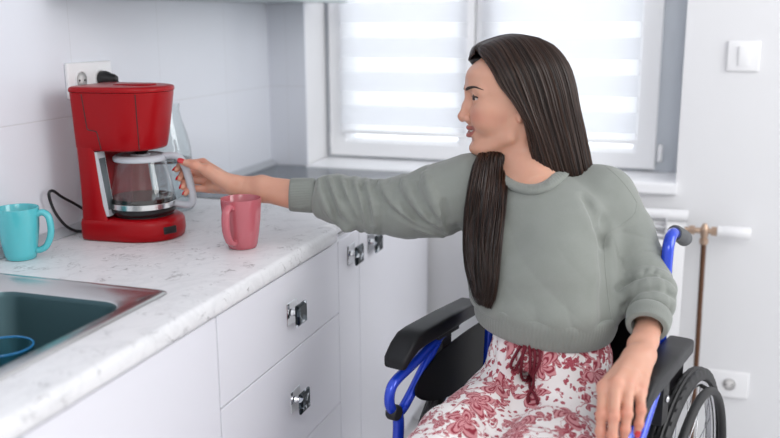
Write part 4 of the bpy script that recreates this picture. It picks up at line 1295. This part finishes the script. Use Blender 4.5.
        return -(.0012 * r * sstep(1.03, .95, z) + .0030 * vert * lowband + .0032 * n) * w
    v.op((np.array([.82, -1.25, .70]), np.array([1.36, -.9, 1.06]), foldsT), 'o')
    # the folds one can pick out: ridges and valleys laid on the cloth
    def lay(px, z0, sc, kind, r, sink, k):
        pts = []
        for q in spline([Vector((z0[0] + a / sc, z0[1] + b_ / sc, 0)) for a, b_ in px], 4):
            d = at(q.x, q.y, 1.) - CAM; t = v.trace(CAM, d, 1.45, 2.1)
            if t is not None: pts.append(CAM + d * (t + sink))
        n = len(pts)
        pts = [p for i, p in enumerate(pts) if i == 0 or np.linalg.norm(p - pts[i - 1]) < .05]; n = len(pts)
        if n > 2:
            R = [r * (.35 + .65 * math.sin(PI * min(max(i / (n - 1), .06), .94))) for i in range(n)]
            v.op(multi(chain(pts, R), .002), kind, k)
    Z1 = ((280, 150), 3.9)
    for f in ([(150, 95), (160, 150), (190, 230), (230, 290)], [(190, 108), (215, 170), (262, 250), (300, 300)], [(240, 108), (268, 180), (303, 270), (322, 345)], [(290, 112), (308, 180), (332, 260), (347, 330)],
              [(335, 118), (352, 190), (372, 250), (366, 318)], [(395, 122), (430, 200), (490, 258), (560, 305), (635, 333)], [(480, 112), (520, 190), (580, 258), (648, 325)], [(565, 92), (592, 170), (620, 248), (652, 315)]):
        lay(f, *Z1, '+', .0120, .0045, .008)
    lay([(255, 285), (290, 330), (325, 342)], *Z1, '+', .016, .004, .012)
    for f in ([(170, 112), (190, 180), (225, 262)], [(215, 108), (243, 180), (288, 270), (310, 328)], [(267, 118), (288, 190), (318, 280)], [(314, 125), (332, 190), (354, 282)], [(362, 118), (390, 180), (436, 238), (520, 298), (632, 338)],
              [(455, 135), (485, 205), (545, 270), (640, 330)], [(525, 125), (555, 205), (605, 278), (650, 322)], [(640, 200), (650, 260), (662, 318)]):
        lay(f, *Z1, '-', .0072, -.0012, .008)
    Z2 = ((600, 210), 2.92)
    for f in ([(50, 232), (100, 206), (160, 196), (200, 212)], [(70, 285), (112, 245), (165, 236), (215, 255)]):
        lay(f, *Z2, '-', .0062, .0012, .012)
    for f in ([(55, 258), (108, 226), (170, 216), (212, 236)], [(98, 300), (125, 268), (150, 262)], [(135, 285), (165, 262), (200, 270)]):
        lay(f, *Z2, '+', .0120, .0070, .014)
    Z3 = ((440, 140), 1.904)
    for f in ([(30, 165), (50, 210), (56, 262)], [(275, 110), (296, 150), (308, 200)]):
        lay(f, *Z3, '-', .006, .0055, .022)
    # armhole seam ditch of the dropped left shoulder
    sm = [at(622, 178, 1.83), at(630, 195, 1.80), at(629, 212, 1.775), at(620, 228, 1.755), at(611, 240, 1.745)]
    # hem cut: plane through the hem ring
    hc = Wn(-.004, -.058, .787); hn = np.array(CL) * .11 + np.array(CF) * .03 + np.array([0, 0, 1.]); hn /= np.linalg.norm(hn)
    v.op((np.array([.8, -1.3, .69]), np.array([1.265, -.7, .86]), lambda x, y, z: np.where((x - CO[0]) * CL[0] + (y - CO[1]) * CL[1] < .165, (x - hc[0]) * hn[0] + (y - hc[1]) * hn[1] + (z - hc[2]) * hn[2] + .006, .05)), '-', .006)
    # neck hole
    if LOOP is None:
        for q in [(500, 166), (503, 175), (510, 182.5), (519, 187.5), (529, 189.5), (540, 188.5), (551, 183.5), (560, 175.5), (566, 167), (570, 159)]:
            t = v.trace(CAM, at(*q, 1.) - CAM, 1.6, 2.05); print('LP', q, None if t is None else round(t, 4))
    else:
        lc = LOOP.mean(0)
        v.op(multi([cap(lc + np.array([0, 0, .03]), lc + (p - lc) * .86 + np.array([0, 0, .008]), .03, .013) for p in LOOP], .006), '-', .006)
        up_ = np.array([.19, -.25, .95])
        for sc_, h_, r_ in ((.92, .024, .018), (.98, .048, .024)): v.op(multi([cap(lc + up_ * h_, lc + (p - lc) * sc_ + up_ * h_, .03, r_) for p in LOOP], .006), '-', .006)
        v.op(cap(lc + np.array([0, 0, .04]), lc + np.array([0, 0, .15]), .06), '-', .006)
    P, F = v.mesh()
    o = obj('sweatshirt', P, F, KNIT, PERSON)
    # ribbed bands --------------------------------------------------
    def band(name, centers, axes, N=240, ribs=90, thick=.004, amp=.0011):
        """centers: list of (centre, ra-vector, rb-vector, bulge)"""
        secs = []
        rows = centers + [(c, a * (1 - thick / np.linalg.norm(a) * 1.6), b_ * (1 - thick / np.linalg.norm(b_) * 1.6), 0) for c, a, b_, _ in centers[::-1]]
        for c, a, b_, w in rows:
            la = np.linalg.norm(a); ring = []
            for k in range(N):
                t = 2 * PI * k / N; rr = 1 + w * amp * math.cos(ribs * t) / la
                ring.append(c + (a * math.cos(t) + b_ * math.sin(t)) * rr)
            secs.append(ring)
        V, F2 = loft_vf(secs, caps=False, closed=True)
        return obj(name, V, F2, KNIT, o, auto=80)
    # hem
    A = np.array(CL) - hn * (np.array(CL) @ hn); A /= np.linalg.norm(A); Bv = np.cross(hn, A)
    rows = []
    for h, k, w in ((.022, .985, 0), (.019, 1.005, .4), (.006, 1.012, 1), (-.012, 1.005, 1), (-.026, .985, 1), (-.033, .972, .6), (-.036, .955, 0)):
        rows.append((hc + hn * h, A * (.146 * k), Bv * (.131 * k), w))
    band('hem', rows, None, 360, 120, .005, .0012)
    for nm, c0_, c1_, r0, r1, flat in (('cuff', at(315, 195.5, 1.975), at(290, 194.5, 1.974), .0385, .0365, 1.0), ('cuff', at(649.5, 315, 1.706), at(647, 327, 1.672), .043, .0395, .86)):
        ax_ = (c1_ - c0_); L = np.linalg.norm(ax_); ax_ /= L
        a_ = _R - ax_ * (_R @ ax_) if abs(_R @ ax_) < .8 else _U - ax_ * (_U @ ax_); a_ /= np.linalg.norm(a_); b_ = np.cross(ax_, a_)
        rows = [(c0_ + ax_ * (L * t), a_ * (r * 1.0), b_ * (r * flat), w) for t, r, w in ((0, r0 * .96, 0), (.12, r0 * 1.0, .6), (.5, (r0 + r1) / 2 * 1.0, 1), (.88, r1, 1), (.97, r1 * .985, .5), (1., r1 * .95, 0))]
        band(nm, rows, None, 200, 64, .005, .0009)
    # neckband
    L3 = [np.array(q) for q in spline([Vector(p) for p in LOOP], 20, closed=True)]
    nrm = np.zeros(3)
    for i in range(len(L3)): nrm += np.cross(L3[i] - lc, L3[(i + 1) % len(L3)] - lc)
    nrm /= np.linalg.norm(nrm); nrm = nrm if nrm[2] > 0 else -nrm
    secs = []
    for o_, n_, w in ((.008, -.010, 0), (.0125, -.004, .3), (.0130, .0005, .6), (.008, .0040, 1), (.001, .0062, 1), (-.007, .0070, 1), (-.0130, .0055, .6), (-.0145, .001, 0), (-.013, -.008, 0), (0., -.012, 0)):
        ring = []
        for i, p in enumerate(L3):
            o1 = (p - lc) - nrm * ((p - lc) @ nrm); o1 /= np.linalg.norm(o1)
            ring.append(p + o1 * o_ * 1.15 + nrm * (n_ + .0008 + .0004 * w * math.cos(i * 2 * PI / 4)))
        secs.append(ring)
    V, F2 = loft_vf(secs, caps=False, closed=True); obj('neckband', V, F2, KNIT, o, auto=80)
    # raised seam lines over the dropped shoulders
    bv = BVHTree.FromPolygons([Vector(p) for p in P], F)
    def seam_line(px, nm):
        pts = []
        for q in spline([Vector((x, y, 0)) for x, y in px], 8):
            d = Vector(at(q.x, q.y, 1.) - CAM).normalized(); h = bv.ray_cast(Vector(CAM), d)
            if h[0] is not None: pts.append(h[0] + h[1] * .0003)
        if len(pts) > 4:
            V, F2 = tube_vf(pts, .0011, 6); obj(nm, V, F2, KNIT, o)
    seam_line([(601, 163), (616, 175), (629, 190), (637, 203)], 'seam')
    seam_line([(637, 203), (634, 215), (620, 226), (606, 236), (605, 262), (608, 295), (612, 322)], 'seam')
    return P, F, hc, hn
SW_P, SW_F, HEM_C, HEM_N = sweatshirt()
SWBVH = BVHTree.FromPolygons([Vector(p) for p in SW_P], SW_F)

def floral_material():
    """white cotton with a dense burgundy flower and leaf print"""
    m, nt, b = nodes('white_cotton_with_burgundy_flowers')
    p = coords(nt)
    warp = V_(nt, 'SCALE', noise(nt, p, 24., 2, out='Color'), .028)
    p1 = V_(nt, 'ADD', p, warp)
    def cell(scale, loc, rnd=1.):
        v = nt.nodes.new('ShaderNodeTexVoronoi'); v.inputs['Scale'].default_value = scale; v.inputs['Randomness'].default_value = rnd
        q = mapping(nt, p1, loc=loc); nt.links.new(q, v.inputs['Vector'])
        d = V_(nt, 'SUBTRACT', q, v.outputs['Position'])
        s = nt.nodes.new('ShaderNodeSeparateXYZ'); nt.links.new(d, s.inputs[0])
        col = nt.nodes.new('ShaderNodeSeparateColor'); nt.links.new(v.outputs['Color'], col.inputs[0])
        r = M_(nt, 'MULTIPLY', V_(nt, 'LENGTH', d, out='v'), scale)
        ang = M_(nt, 'ADD', M_(nt, 'ARCTAN2', M_(nt, 'ADD', s.outputs[1], s.outputs[2]), s.outputs[0]), M_(nt, 'MULTIPLY', col.outputs[0], 6.28))
        return r, ang, col
    def petals(scale, loc, n, size, dep, thr):
        r, a, col = cell(scale, loc)
        R = M_(nt, 'ADD', size, M_(nt, 'MULTIPLY', dep, M_(nt, 'ABSOLUTE', M_(nt, 'SINE', M_(nt, 'MULTIPLY', a, n / 2.)))))
        q = M_(nt, 'DIVIDE', r, R)
        inside = M_(nt, 'MULTIPLY', M_(nt, 'LESS_THAN', q, 1.), M_(nt, 'GREATER_THAN', col.outputs[1], thr))
        # inner line work of the petals
        rings = M_(nt, 'ADD', .5, M_(nt, 'MULTIPLY', .5, M_(nt, 'SINE', M_(nt, 'ADD', M_(nt, 'MULTIPLY', q, 19.), M_(nt, 'MULTIPLY', 2., M_(nt, 'SINE', M_(nt, 'MULTIPLY', a, n)))))))
        return inside, rings
    f1, r1 = petals(13.5, (.3, .1, .2), 5, .22, .30, .10)        # large roses
    f2, r2 = petals(27., (3.1, 1.7, .4), 4, .12, .36, .22)   # leaves
    f4, r4 = petals(24., (5.3, 2.2, 8.1), 6, .16, .26, .35)   # small blossoms
    f3, r3 = petals(75., (7.3, 4.1, 2.), 3, .28, .10, .35)   # buds
    # stems
    n = noise(nt, p1, 17., 2, .6)
    st = M_(nt, 'LESS_THAN', M_(nt, 'ABSOLUTE', M_(nt, 'SUBTRACT', n, .5)), .013)
    base = (.80, .77, .76)
    dark = (.27, .024, .045); mid = (.46, .12, .145); pale = (.60, .27, .29)
    c = mixc(nt, M_(nt, 'MULTIPLY', st, .8), base, mid)
    c = mixc(nt, f3, c, mixc(nt, r3, mid, dark))
    c = mixc(nt, f4, c, mixc(nt, r4, mid, dark))
    c = mixc(nt, f2, c, mixc(nt, r2, pale, dark))
    c = mixc(nt, f1, c, mixc(nt, ramp(nt, r1, [(.45, (0, 0, 0)), (.85, (1, 1, 1))]), pale, dark))
    nt.links.new(c, b.inputs['Base Color'])
    b.inputs['Roughness'].default_value = .85; b.inputs['Specular IOR Level'].default_value = .2; b.inputs['Sheen Weight'].default_value = .15
    bumpn(nt, b, noise(nt, p, 1200., 2), .12, .0005)
    return m
FLOR = floral_material()
def trousers():
    v = Vol((.66, -1.72, .06), (1.40, -.80, .80), .0045)
    B = np.stack([np.array(CL), np.array(CF), np.array([0, 0, 1.])], 1)
    v.op(multi([ell(Wn(.010, -.055, .575), (.150, .128, .104), B), ell(Wn(.008, -.055, .665), (.122, .118, .110), B), cap(Wn(.004, -.058, .70), Wn(.002, -.058, .785), .114, .112)], .03))
    for s in (-1, 1):
        h, k, a = Wn(.086 * s + (.024 if s < 0 else 0), -.03, .562), Wn(.098 * s + (.030 if s < 0 else 0), .385, .540), Wn(.11 * s, .43, .14)
        v.op(multi(chain([h, h * .5 + k * .5 + np.array([0, 0, .010]), k, k * .45 + a * .55, a], [.100, .091, .079, .076, .078])), '+', .035)
    v.op(cap(Wn(0, .03, .675), Wn(0, .30, .62), .018, .012), '-', .05)      # valley between the thighs
    def folds(x, y, z):
        s_ = (x - CO[0]) * CL[0] + (y - CO[1]) * CL[1]; f_ = (x - CO[0]) * CF[0] + (y - CO[1]) * CF[1]
        n = wave_noise(x, y, z, 31, 7, (14, 40))
        q = f_ * 62 + np.abs(s_) * 26 + 1.6 * n
        r = np.abs(np.sin(q / 2)) ** .7 - .6
        w = sstep(.30, .10, np.abs(f_ - .03)) * sstep(.5, .6, z)
        g = np.abs(np.sin(s_ * 95 + 1.2 * n)) ** .8 - .6
        return -(.0075 * r * w + .005 * g * sstep(.66, .72, z) + .0035 * n)
    v.op((np.array([.7, -1.7, .1]), np.array([1.4, -.8, .80]), folds), 'o')
    P, F = v.mesh()
    t = obj('trousers', P, F, FLOR, PERSON)
    bv = BVHTree.FromPolygons([Vector(p) for p in P], F)
    # drawstring bow
    cordm = mat('burgundy_cotton_cord', (.13, .004, .015), .8)
    def cord(px, rad=.0031):
        pts = []
        for q in spline([Vector((x, y, o)) for x, y, o in px], 6):
            d = Vector(at(q.x, q.y, 1.) - CAM).normalized(); h = bv.ray_cast(Vector(CAM), d)
            if h[0] is not None: pts.append(h[0] - d * (rad * .8 + q.z))
        if len(pts) > 5:
            V, F2 = tube_vf(pts, rad, 10); obj('drawstring', V, F2, cordm, t)
    cord([(522, 343, 0), (517, 352, .004), (512, 361, .005), (511, 367, .004), (515, 370, .004), (519, 362, .005), (524, 352, .004), (527, 342, .002)])
    cord([(525, 342, .003), (523, 355, .006), (521, 368, .006), (522, 378, .005), (527, 380, .004), (530, 370, .005), (530, 355, .006), (529, 342, .004)])
    cord([(532, 342, .003), (535, 354, .005), (534, 366, .004), (531, 378, .003), (530, 388, .002), (535, 395, .002), (538, 404, .001)])
    cord([(537, 344, .002), (540, 354, .003), (539, 364, .003), (534, 374, .003), (533, 386, .002), (528, 396, .002), (529, 402, .001)])
    lo = t
    # shoes and socks
    shoe = mat('white_canvas_shoe', (.75, .74, .73), .7); sole = mat('white_rubber_sole', (.8, .8, .78), .6)
    for s in (-1, 1):
        b = MB()
        secs = []
        for f, w, h0, h1 in ((.335, .026, .122, .175), (.345, .034, .114, .215), (.39, .036, .114, .225), (.44, .038, .114, .205), (.50, .044, .114, .178), (.55, .045, .114, .165), (.585, .036, .115, .15), (.598, .018, .12, .135)):
            zc = (h0 + h1) / 2; hh = (h1 - h0) / 2
            secs.append([Wn(.10 * s + w * math.copysign(abs(math.cos(a)) ** .7, math.cos(a)), f - .0, zc + hh * math.copysign(abs(math.sin(a)) ** .7, math.sin(a))) for a in [2 * PI * k / 28 for k in range(28)]])
        V, F2 = loft_vf(secs); obj('shoe', V, F2, shoe, PERSON, auto=60)
trousers()
# ================================================================ HAIR
def hair_material():
    m, nt, b = nodes('dark_brown_hair')
    a = nt.nodes.new('ShaderNodeVertexColor'); a.layer_name = 'tone'
    s = nt.nodes.new('ShaderNodeSeparateColor'); nt.links.new(a.outputs[0], s.inputs[0])
    nt.links.new(mixc(nt, s.outputs[0], (.0065, .0035, .0026), (.044, .019, .0105)), b.inputs['Base Color'])
    b.inputs['Roughness'].default_value = .30; b.inputs['Specular IOR Level'].default_value = .38
    return m
HAIR = hair_material()
def strands(name, paths, rads, tones, sides=5, parent=None):
    V = []; F = []; T = []; n = 0
    for P, R, t in zip(paths, rads, tones):
        v, f = tube_vf([Vector(p) for p in P], list(R), sides)
        V += v; F += [[i + n for i in q] for q in f]; n += len(v); T += [t] * len(v)
    o = obj(name, V, F, HAIR, parent)
    ca = o.data.color_attributes.new('tone', 'FLOAT_COLOR', 'POINT')
    T = np.array(T, np.float32); ca.data.foreach_set('color', np.stack([T, T, T, np.ones_like(T)], 1).ravel())
    return o
def resample(P, n):
    P = np.array(P, float); Q = np.array([list(q) for q in spline(P, 8)])
    d = np.r_[0, np.cumsum(np.linalg.norm(np.diff(Q, axis=0), axis=1))]
    t = np.linspace(0, d[-1], n); return np.stack([np.interp(t, d, Q[:, i]) for i in range(3)], 1)
NS = 26
def sheet(guides, u):
    """guides: dict u -> local polyline; smooth interpolation across u"""
    us = np.array(sorted(guides)); G = np.array([resample(guides[k], NS) for k in us])
    out = np.zeros((NS, 3))
    for i in range(NS):
        for j in range(3): out[i, j] = interp(np.array([u]), us, G[:, i, j])[0]
    return out
LEFT = {0.: [(.080, .006, .112), (.077, .029, .107), (.062, .057, .083), (.047, .073, .050), (.020, .083, .014), (-.002, .083, -.025), (-.015, .076, -.070), (-.026, .066, -.115), (-.045, .060, -.160), (-.07, .055, -.21)],
        .12: [(.084, .005, .121), (.070, .034, .118), (.050, .066, .088), (.034, .080, .050), (.010, .088, .008), (-.012, .087, -.035), (-.026, .080, -.085), (-.042, .072, -.135), (-.065, .066, -.18), (-.09, .06, -.23)],
        .33: [(.055, .004, .138), (.040, .045, .129), (.020, .078, .088), (.003, .089, .045), (-.016, .092, -.008), (-.036, .089, -.060), (-.055, .082, -.115), (-.075, .074, -.165), (-.10, .068, -.21), (-.115, .06, -.25)],
        .66: [(.005, .004, .1475), (-.015, .045, .139), (-.040, .080, .098), (-.058, .091, .048), (-.072, .091, -.005), (-.088, .087, -.06), (-.104, .080, -.115), (-.118, .072, -.165), (-.135, .065, -.21), (-.145, .06, -.25)],
        1.: [(-.045, .002, .139), (-.072, .024, .122), (-.100, .034, .085), (-.113, .038, .045), (-.122, .038, .0), (-.135, .038, -.052), (-.148, .036, -.105), (-.160, .034, -.155), (-.17, .03, -.20), (-.17, .03, -.25)],
        1.3: [(-.052, -.006, .137), (-.082, -.014, .119), (-.106, -.024, .082), (-.117, -.030, .042), (-.123, -.032, .0), (-.134, -.028, -.052), (-.147, -.020, -.105), (-.158, -.012, -.155), (-.168, -.01, -.20), (-.17, -.01, -.25)]}
def mirror_back(u):
    return None
# far side: lifted over the forehead, behind the far cheek, then forward over the chest
RIGHT = {0.: [(.0860, .003, .111), (.0945, -.018, .098), (.087, -.046, .094), (.069, -.069, .076), (.052, -.080, .035), (.040, -.082, -.02), (.036, -.074, -.07), (.036, -.060, -.115)],
         .2: [(.085, .003, .119), (.088, -.024, .119), (.077, -.052, .112), (.058, -.076, .080), (.038, -.084, .030), (.026, -.085, -.025), (.026, -.075, -.075), (.030, -.060, -.12)],
         .4: [(.070, .003, .132), (.070, -.030, .132), (.052, -.064, .108), (.030, -.082, .070), (.010, -.088, .015), (.005, -.086, -.04), (.012, -.074, -.085), (.022, -.060, -.125)],
         .75: [(.010, .003, .148), (.000, -.040, .140), (-.018, -.074, .105), (-.032, -.088, .055), (-.040, -.090, .00), (-.032, -.086, -.05), (-.012, -.072, -.10), (.006, -.060, -.135)],
         1.: [(-.045, .000, .139), (-.072, -.022, .122), (-.098, -.040, .085), (-.105, -.055, .040), (-.098, -.064, -.005), (-.078, -.068, -.055), (-.045, -.062, -.105), (-.015, -.056, -.14)]}
def hair():
    r = np.random.default_rng(5); paths = []; rads = []; tones = []
    # near side curtain
    for lay, (nst, off, rr) in enumerate(((300, -.006, .0026), (520, -.0015, .0017), (480, .0012, .0012))):
        for i in range(nst):
            u = 1.3 * (i + r.random()) / nst; P = sheet(LEFT, u)
            clump = .5 + .5 * math.sin(u * 95) ; j = off + r.normal() * .0010 + (clump - .5) * .0022
            out = P - np.array([-.01, 0, .03]) ; out[:, 2] *= .4; out /= np.linalg.norm(out, axis=1)[:, None]
            ramp_ = np.linspace(0, 1, NS)
            P = P + out * (j * np.minimum(1, ramp_ * 6))[:, None]
            P += (np.cumsum(r.normal(size=(NS, 3)) * .00035, 0)) * ramp_[:, None]
            R = rr * np.clip(np.minimum(1, .55 + ramp_ * 4), 0, 1) * (1 - .55 * sstep(.75, 1., ramp_))
            paths.append(HWs(P)); rads.append(R); tones.append(float(np.clip(.30 + .35 * clump + r.normal() * .28, 0, 1)))
    # a few fine hairs at the temple
    strands('hair', paths, rads, tones, 5, PERSON)
    # far side and the lock over the chest
    paths = []; rads = []; tones = []
    path_px = [((507, 147), (486, 147)), ((505, 156), (479, 156)), ((506, 168), (474, 166)), ((506, 190), (469, 190)), ((504, 215), (466, 216)), ((501, 240), (465, 242)), ((499, 262), (466, 262)), ((497, 282), (470, 280)), ((494, 300), (474, 297)), ((490, 308), (480, 304))]
    def chest_pt(x, y, off):
        d = Vector(at(x, y, 1.) - CAM); dn = d.normalized(); h = SWBVH.ray_cast(Vector(CAM), dn)
        q = np.array(h[0]) if h[0] is not None and y > 162 else at(x, y, 1.893 if y < 150 else 1.856)
        dep = float((q - CAM) @ _Fw)
        return dep
    deps = []
    for (a, b_) in path_px:
        deps.append([chest_pt(a[0] + (b_[0] - a[0]) * t, a[1] + (b_[1] - a[1]) * t, 0) for t in (0, .25, .5, .75, 1)])
    deps = np.array(deps)
    # keep the lock falling freely: never behind the jersey, smooth along its length
    dm = deps.copy()
    for i in range(1, len(dm)): dm[i] = np.minimum(dm[i], dm[i - 1] + .012)
    for nst, off, rr in ((110, .006, .0026), (170, .011, .0017), (170, .014, .0012)):
        for i in range(nst):
            u = (i + r.random()) / nst; A = sheet(RIGHT, u); A = HWs(A)
            w = r.random(); w = .5 + (w - .5) * (1.0 + .02 * r.normal()); B_ = []
            for k, (a, b_) in enumerate(path_px):
                x = a[0] + (b_[0] - a[0]) * w; y = a[1] + (b_[1] - a[1]) * w
                dd = np.interp(w, (0, .25, .5, .75, 1), dm[k]) - off - .010 * math.sin(PI * w) - .002 * r.normal()
                B_.append(at(x, y, dd))
            ncut = int(r.integers(8, 11)) if r.random() < .8 else 6
            Q = resample(np.concatenate([A[:-2:3], np.array(B_[:ncut])]), 44)
            ramp_ = np.linspace(0, 1, 44)
            Q += np.cumsum(r.normal(size=(44, 3)) * .0003, 0) * ramp_[:, None]
            R = rr * np.clip(.55 + ramp_ * 4, 0, 1) * (1 - .7 * sstep(.82, 1., ramp_))
            clump = .5 + .5 * math.sin(w * 40)
            paths.append(Q); rads.append(R); tones.append(float(np.clip(.22 + .3 * clump + r.normal() * .25, 0, 1)))
    strands('hair', paths, rads, tones, 5, PERSON)
    # under-layer covering the scalp
    v = Vol((-.135, -.10, -.02), (.11, .10, .16), .003)
    v.op(ell((-.008, 0, .046), (.1015, .0825, .0935)))
    v.op(ell((.060, 0, -.02), (.075, .12, .13), basis((1, 0, .10))), '-', .004)
    v.op(ell((.105, 0, .05), (.050, .060, .052)), '-', .004)
    v.op(ell((.066, -.028, .095), (.025, .031, .016)), '+', .006)
    P, F = v.mesh()
    o = obj('hair_underlayer', HWs(P), F, HAIR, PERSON)
    ca = o.data.color_attributes.new('tone', 'FLOAT_COLOR', 'POINT'); z = np.zeros(len(P), np.float32)
    ca.data.foreach_set('color', np.stack([z, z, z, z + 1], 1).ravel())
hair()
# ================================================================ CAMERA, LIGHT, RENDER SETTINGS
def camera():
    yaw, pit, rol = .3261, .2187, -.0041
    cd = bpy.data.cameras.new('camera'); co = bpy.data.objects.new('camera', cd); COL.objects.link(co)
    cd.sensor_width = 36; cd.sensor_fit = 'HORIZONTAL'; cd.lens = 889. / 780 * 36; cd.clip_start = .05
    fw = Vector((-math.sin(yaw) * math.cos(pit), math.cos(yaw) * math.cos(pit), -math.sin(pit)))
    rt = Vector((math.cos(yaw), math.sin(yaw), 0)); up = rt.cross(fw)
    r2 = rt * math.cos(rol) + up * math.sin(rol); u2 = -rt * math.sin(rol) + up * math.cos(rol)
    M = Matrix.Identity(4)
    for i in range(3): M[i][0], M[i][1], M[i][2] = r2[i], u2[i], -fw[i]
    M[0][3], M[1][3], M[2][3] = 1.3589, -2.7536, 1.359
    co.matrix_world = M; SC.camera = co
    cd.dof.use_dof = True; cd.dof.focus_distance = 1.88; cd.dof.aperture_fstop = 2.0
camera()
def area(name, loc, target, size, power, color=(1, 1, 1), sy=None):
    l = bpy.data.lights.new(name, 'AREA'); l.energy = power; l.color = color; l.size = size
    if sy: l.shape = 'RECTANGLE'; l.size_y = sy
    o = bpy.data.objects.new(name, l); COL.objects.link(o); o.location = loc
    o.rotation_euler = (Vector(target) - Vector(loc)).to_track_quat('-Z', 'Y').to_euler()
    return o
area('added_key_light', (2.95, -1.05, 1.9), (.3, -1.1, 1.0), 1.2, LP['key'], (1, 1, 1))  # added key light from the right, no window exists there
area('added_fill_light', (1.7, -3.1, 2.5), (.9, -.9, .9), 1.2, LP['top'], (1, .995, .985))  # added fill from above and behind the camera, no lamp fitting
w = bpy.data.worlds.new('daylight'); SC.world = w; w.use_nodes = True
nt = w.node_tree; bg = nt.nodes['Background']
gz = nt.nodes.new('ShaderNodeSeparateXYZ'); nt.links.new(coords(nt, 'Generated'), gz.inputs[0])
nt.links.new(ramp(nt, M_(nt, 'ADD', M_(nt, 'MULTIPLY', gz.outputs[1], .5), .5), [(.3, (.97, .975, 1.0)), (.7, (2.5, 2.5, 2.55))]), bg.inputs['Color'])
bg.inputs['Strength'].default_value = LP['world']
SC.view_settings.view_transform = 'Standard'; SC.view_settings.look = 'None'
SC.view_settings.exposure = LP['exp']; SC.view_settings.gamma = 1; SC.view_settings.use_curve_mapping = False
SC.cycles.use_denoising = True; SC.cycles.max_bounces = 8; SC.cycles.transparent_max_bounces = 24
SC.cycles.caustics_reflective = False; SC.cycles.caustics_refractive = False
SC.cycles.sample_clamp_indirect = 4
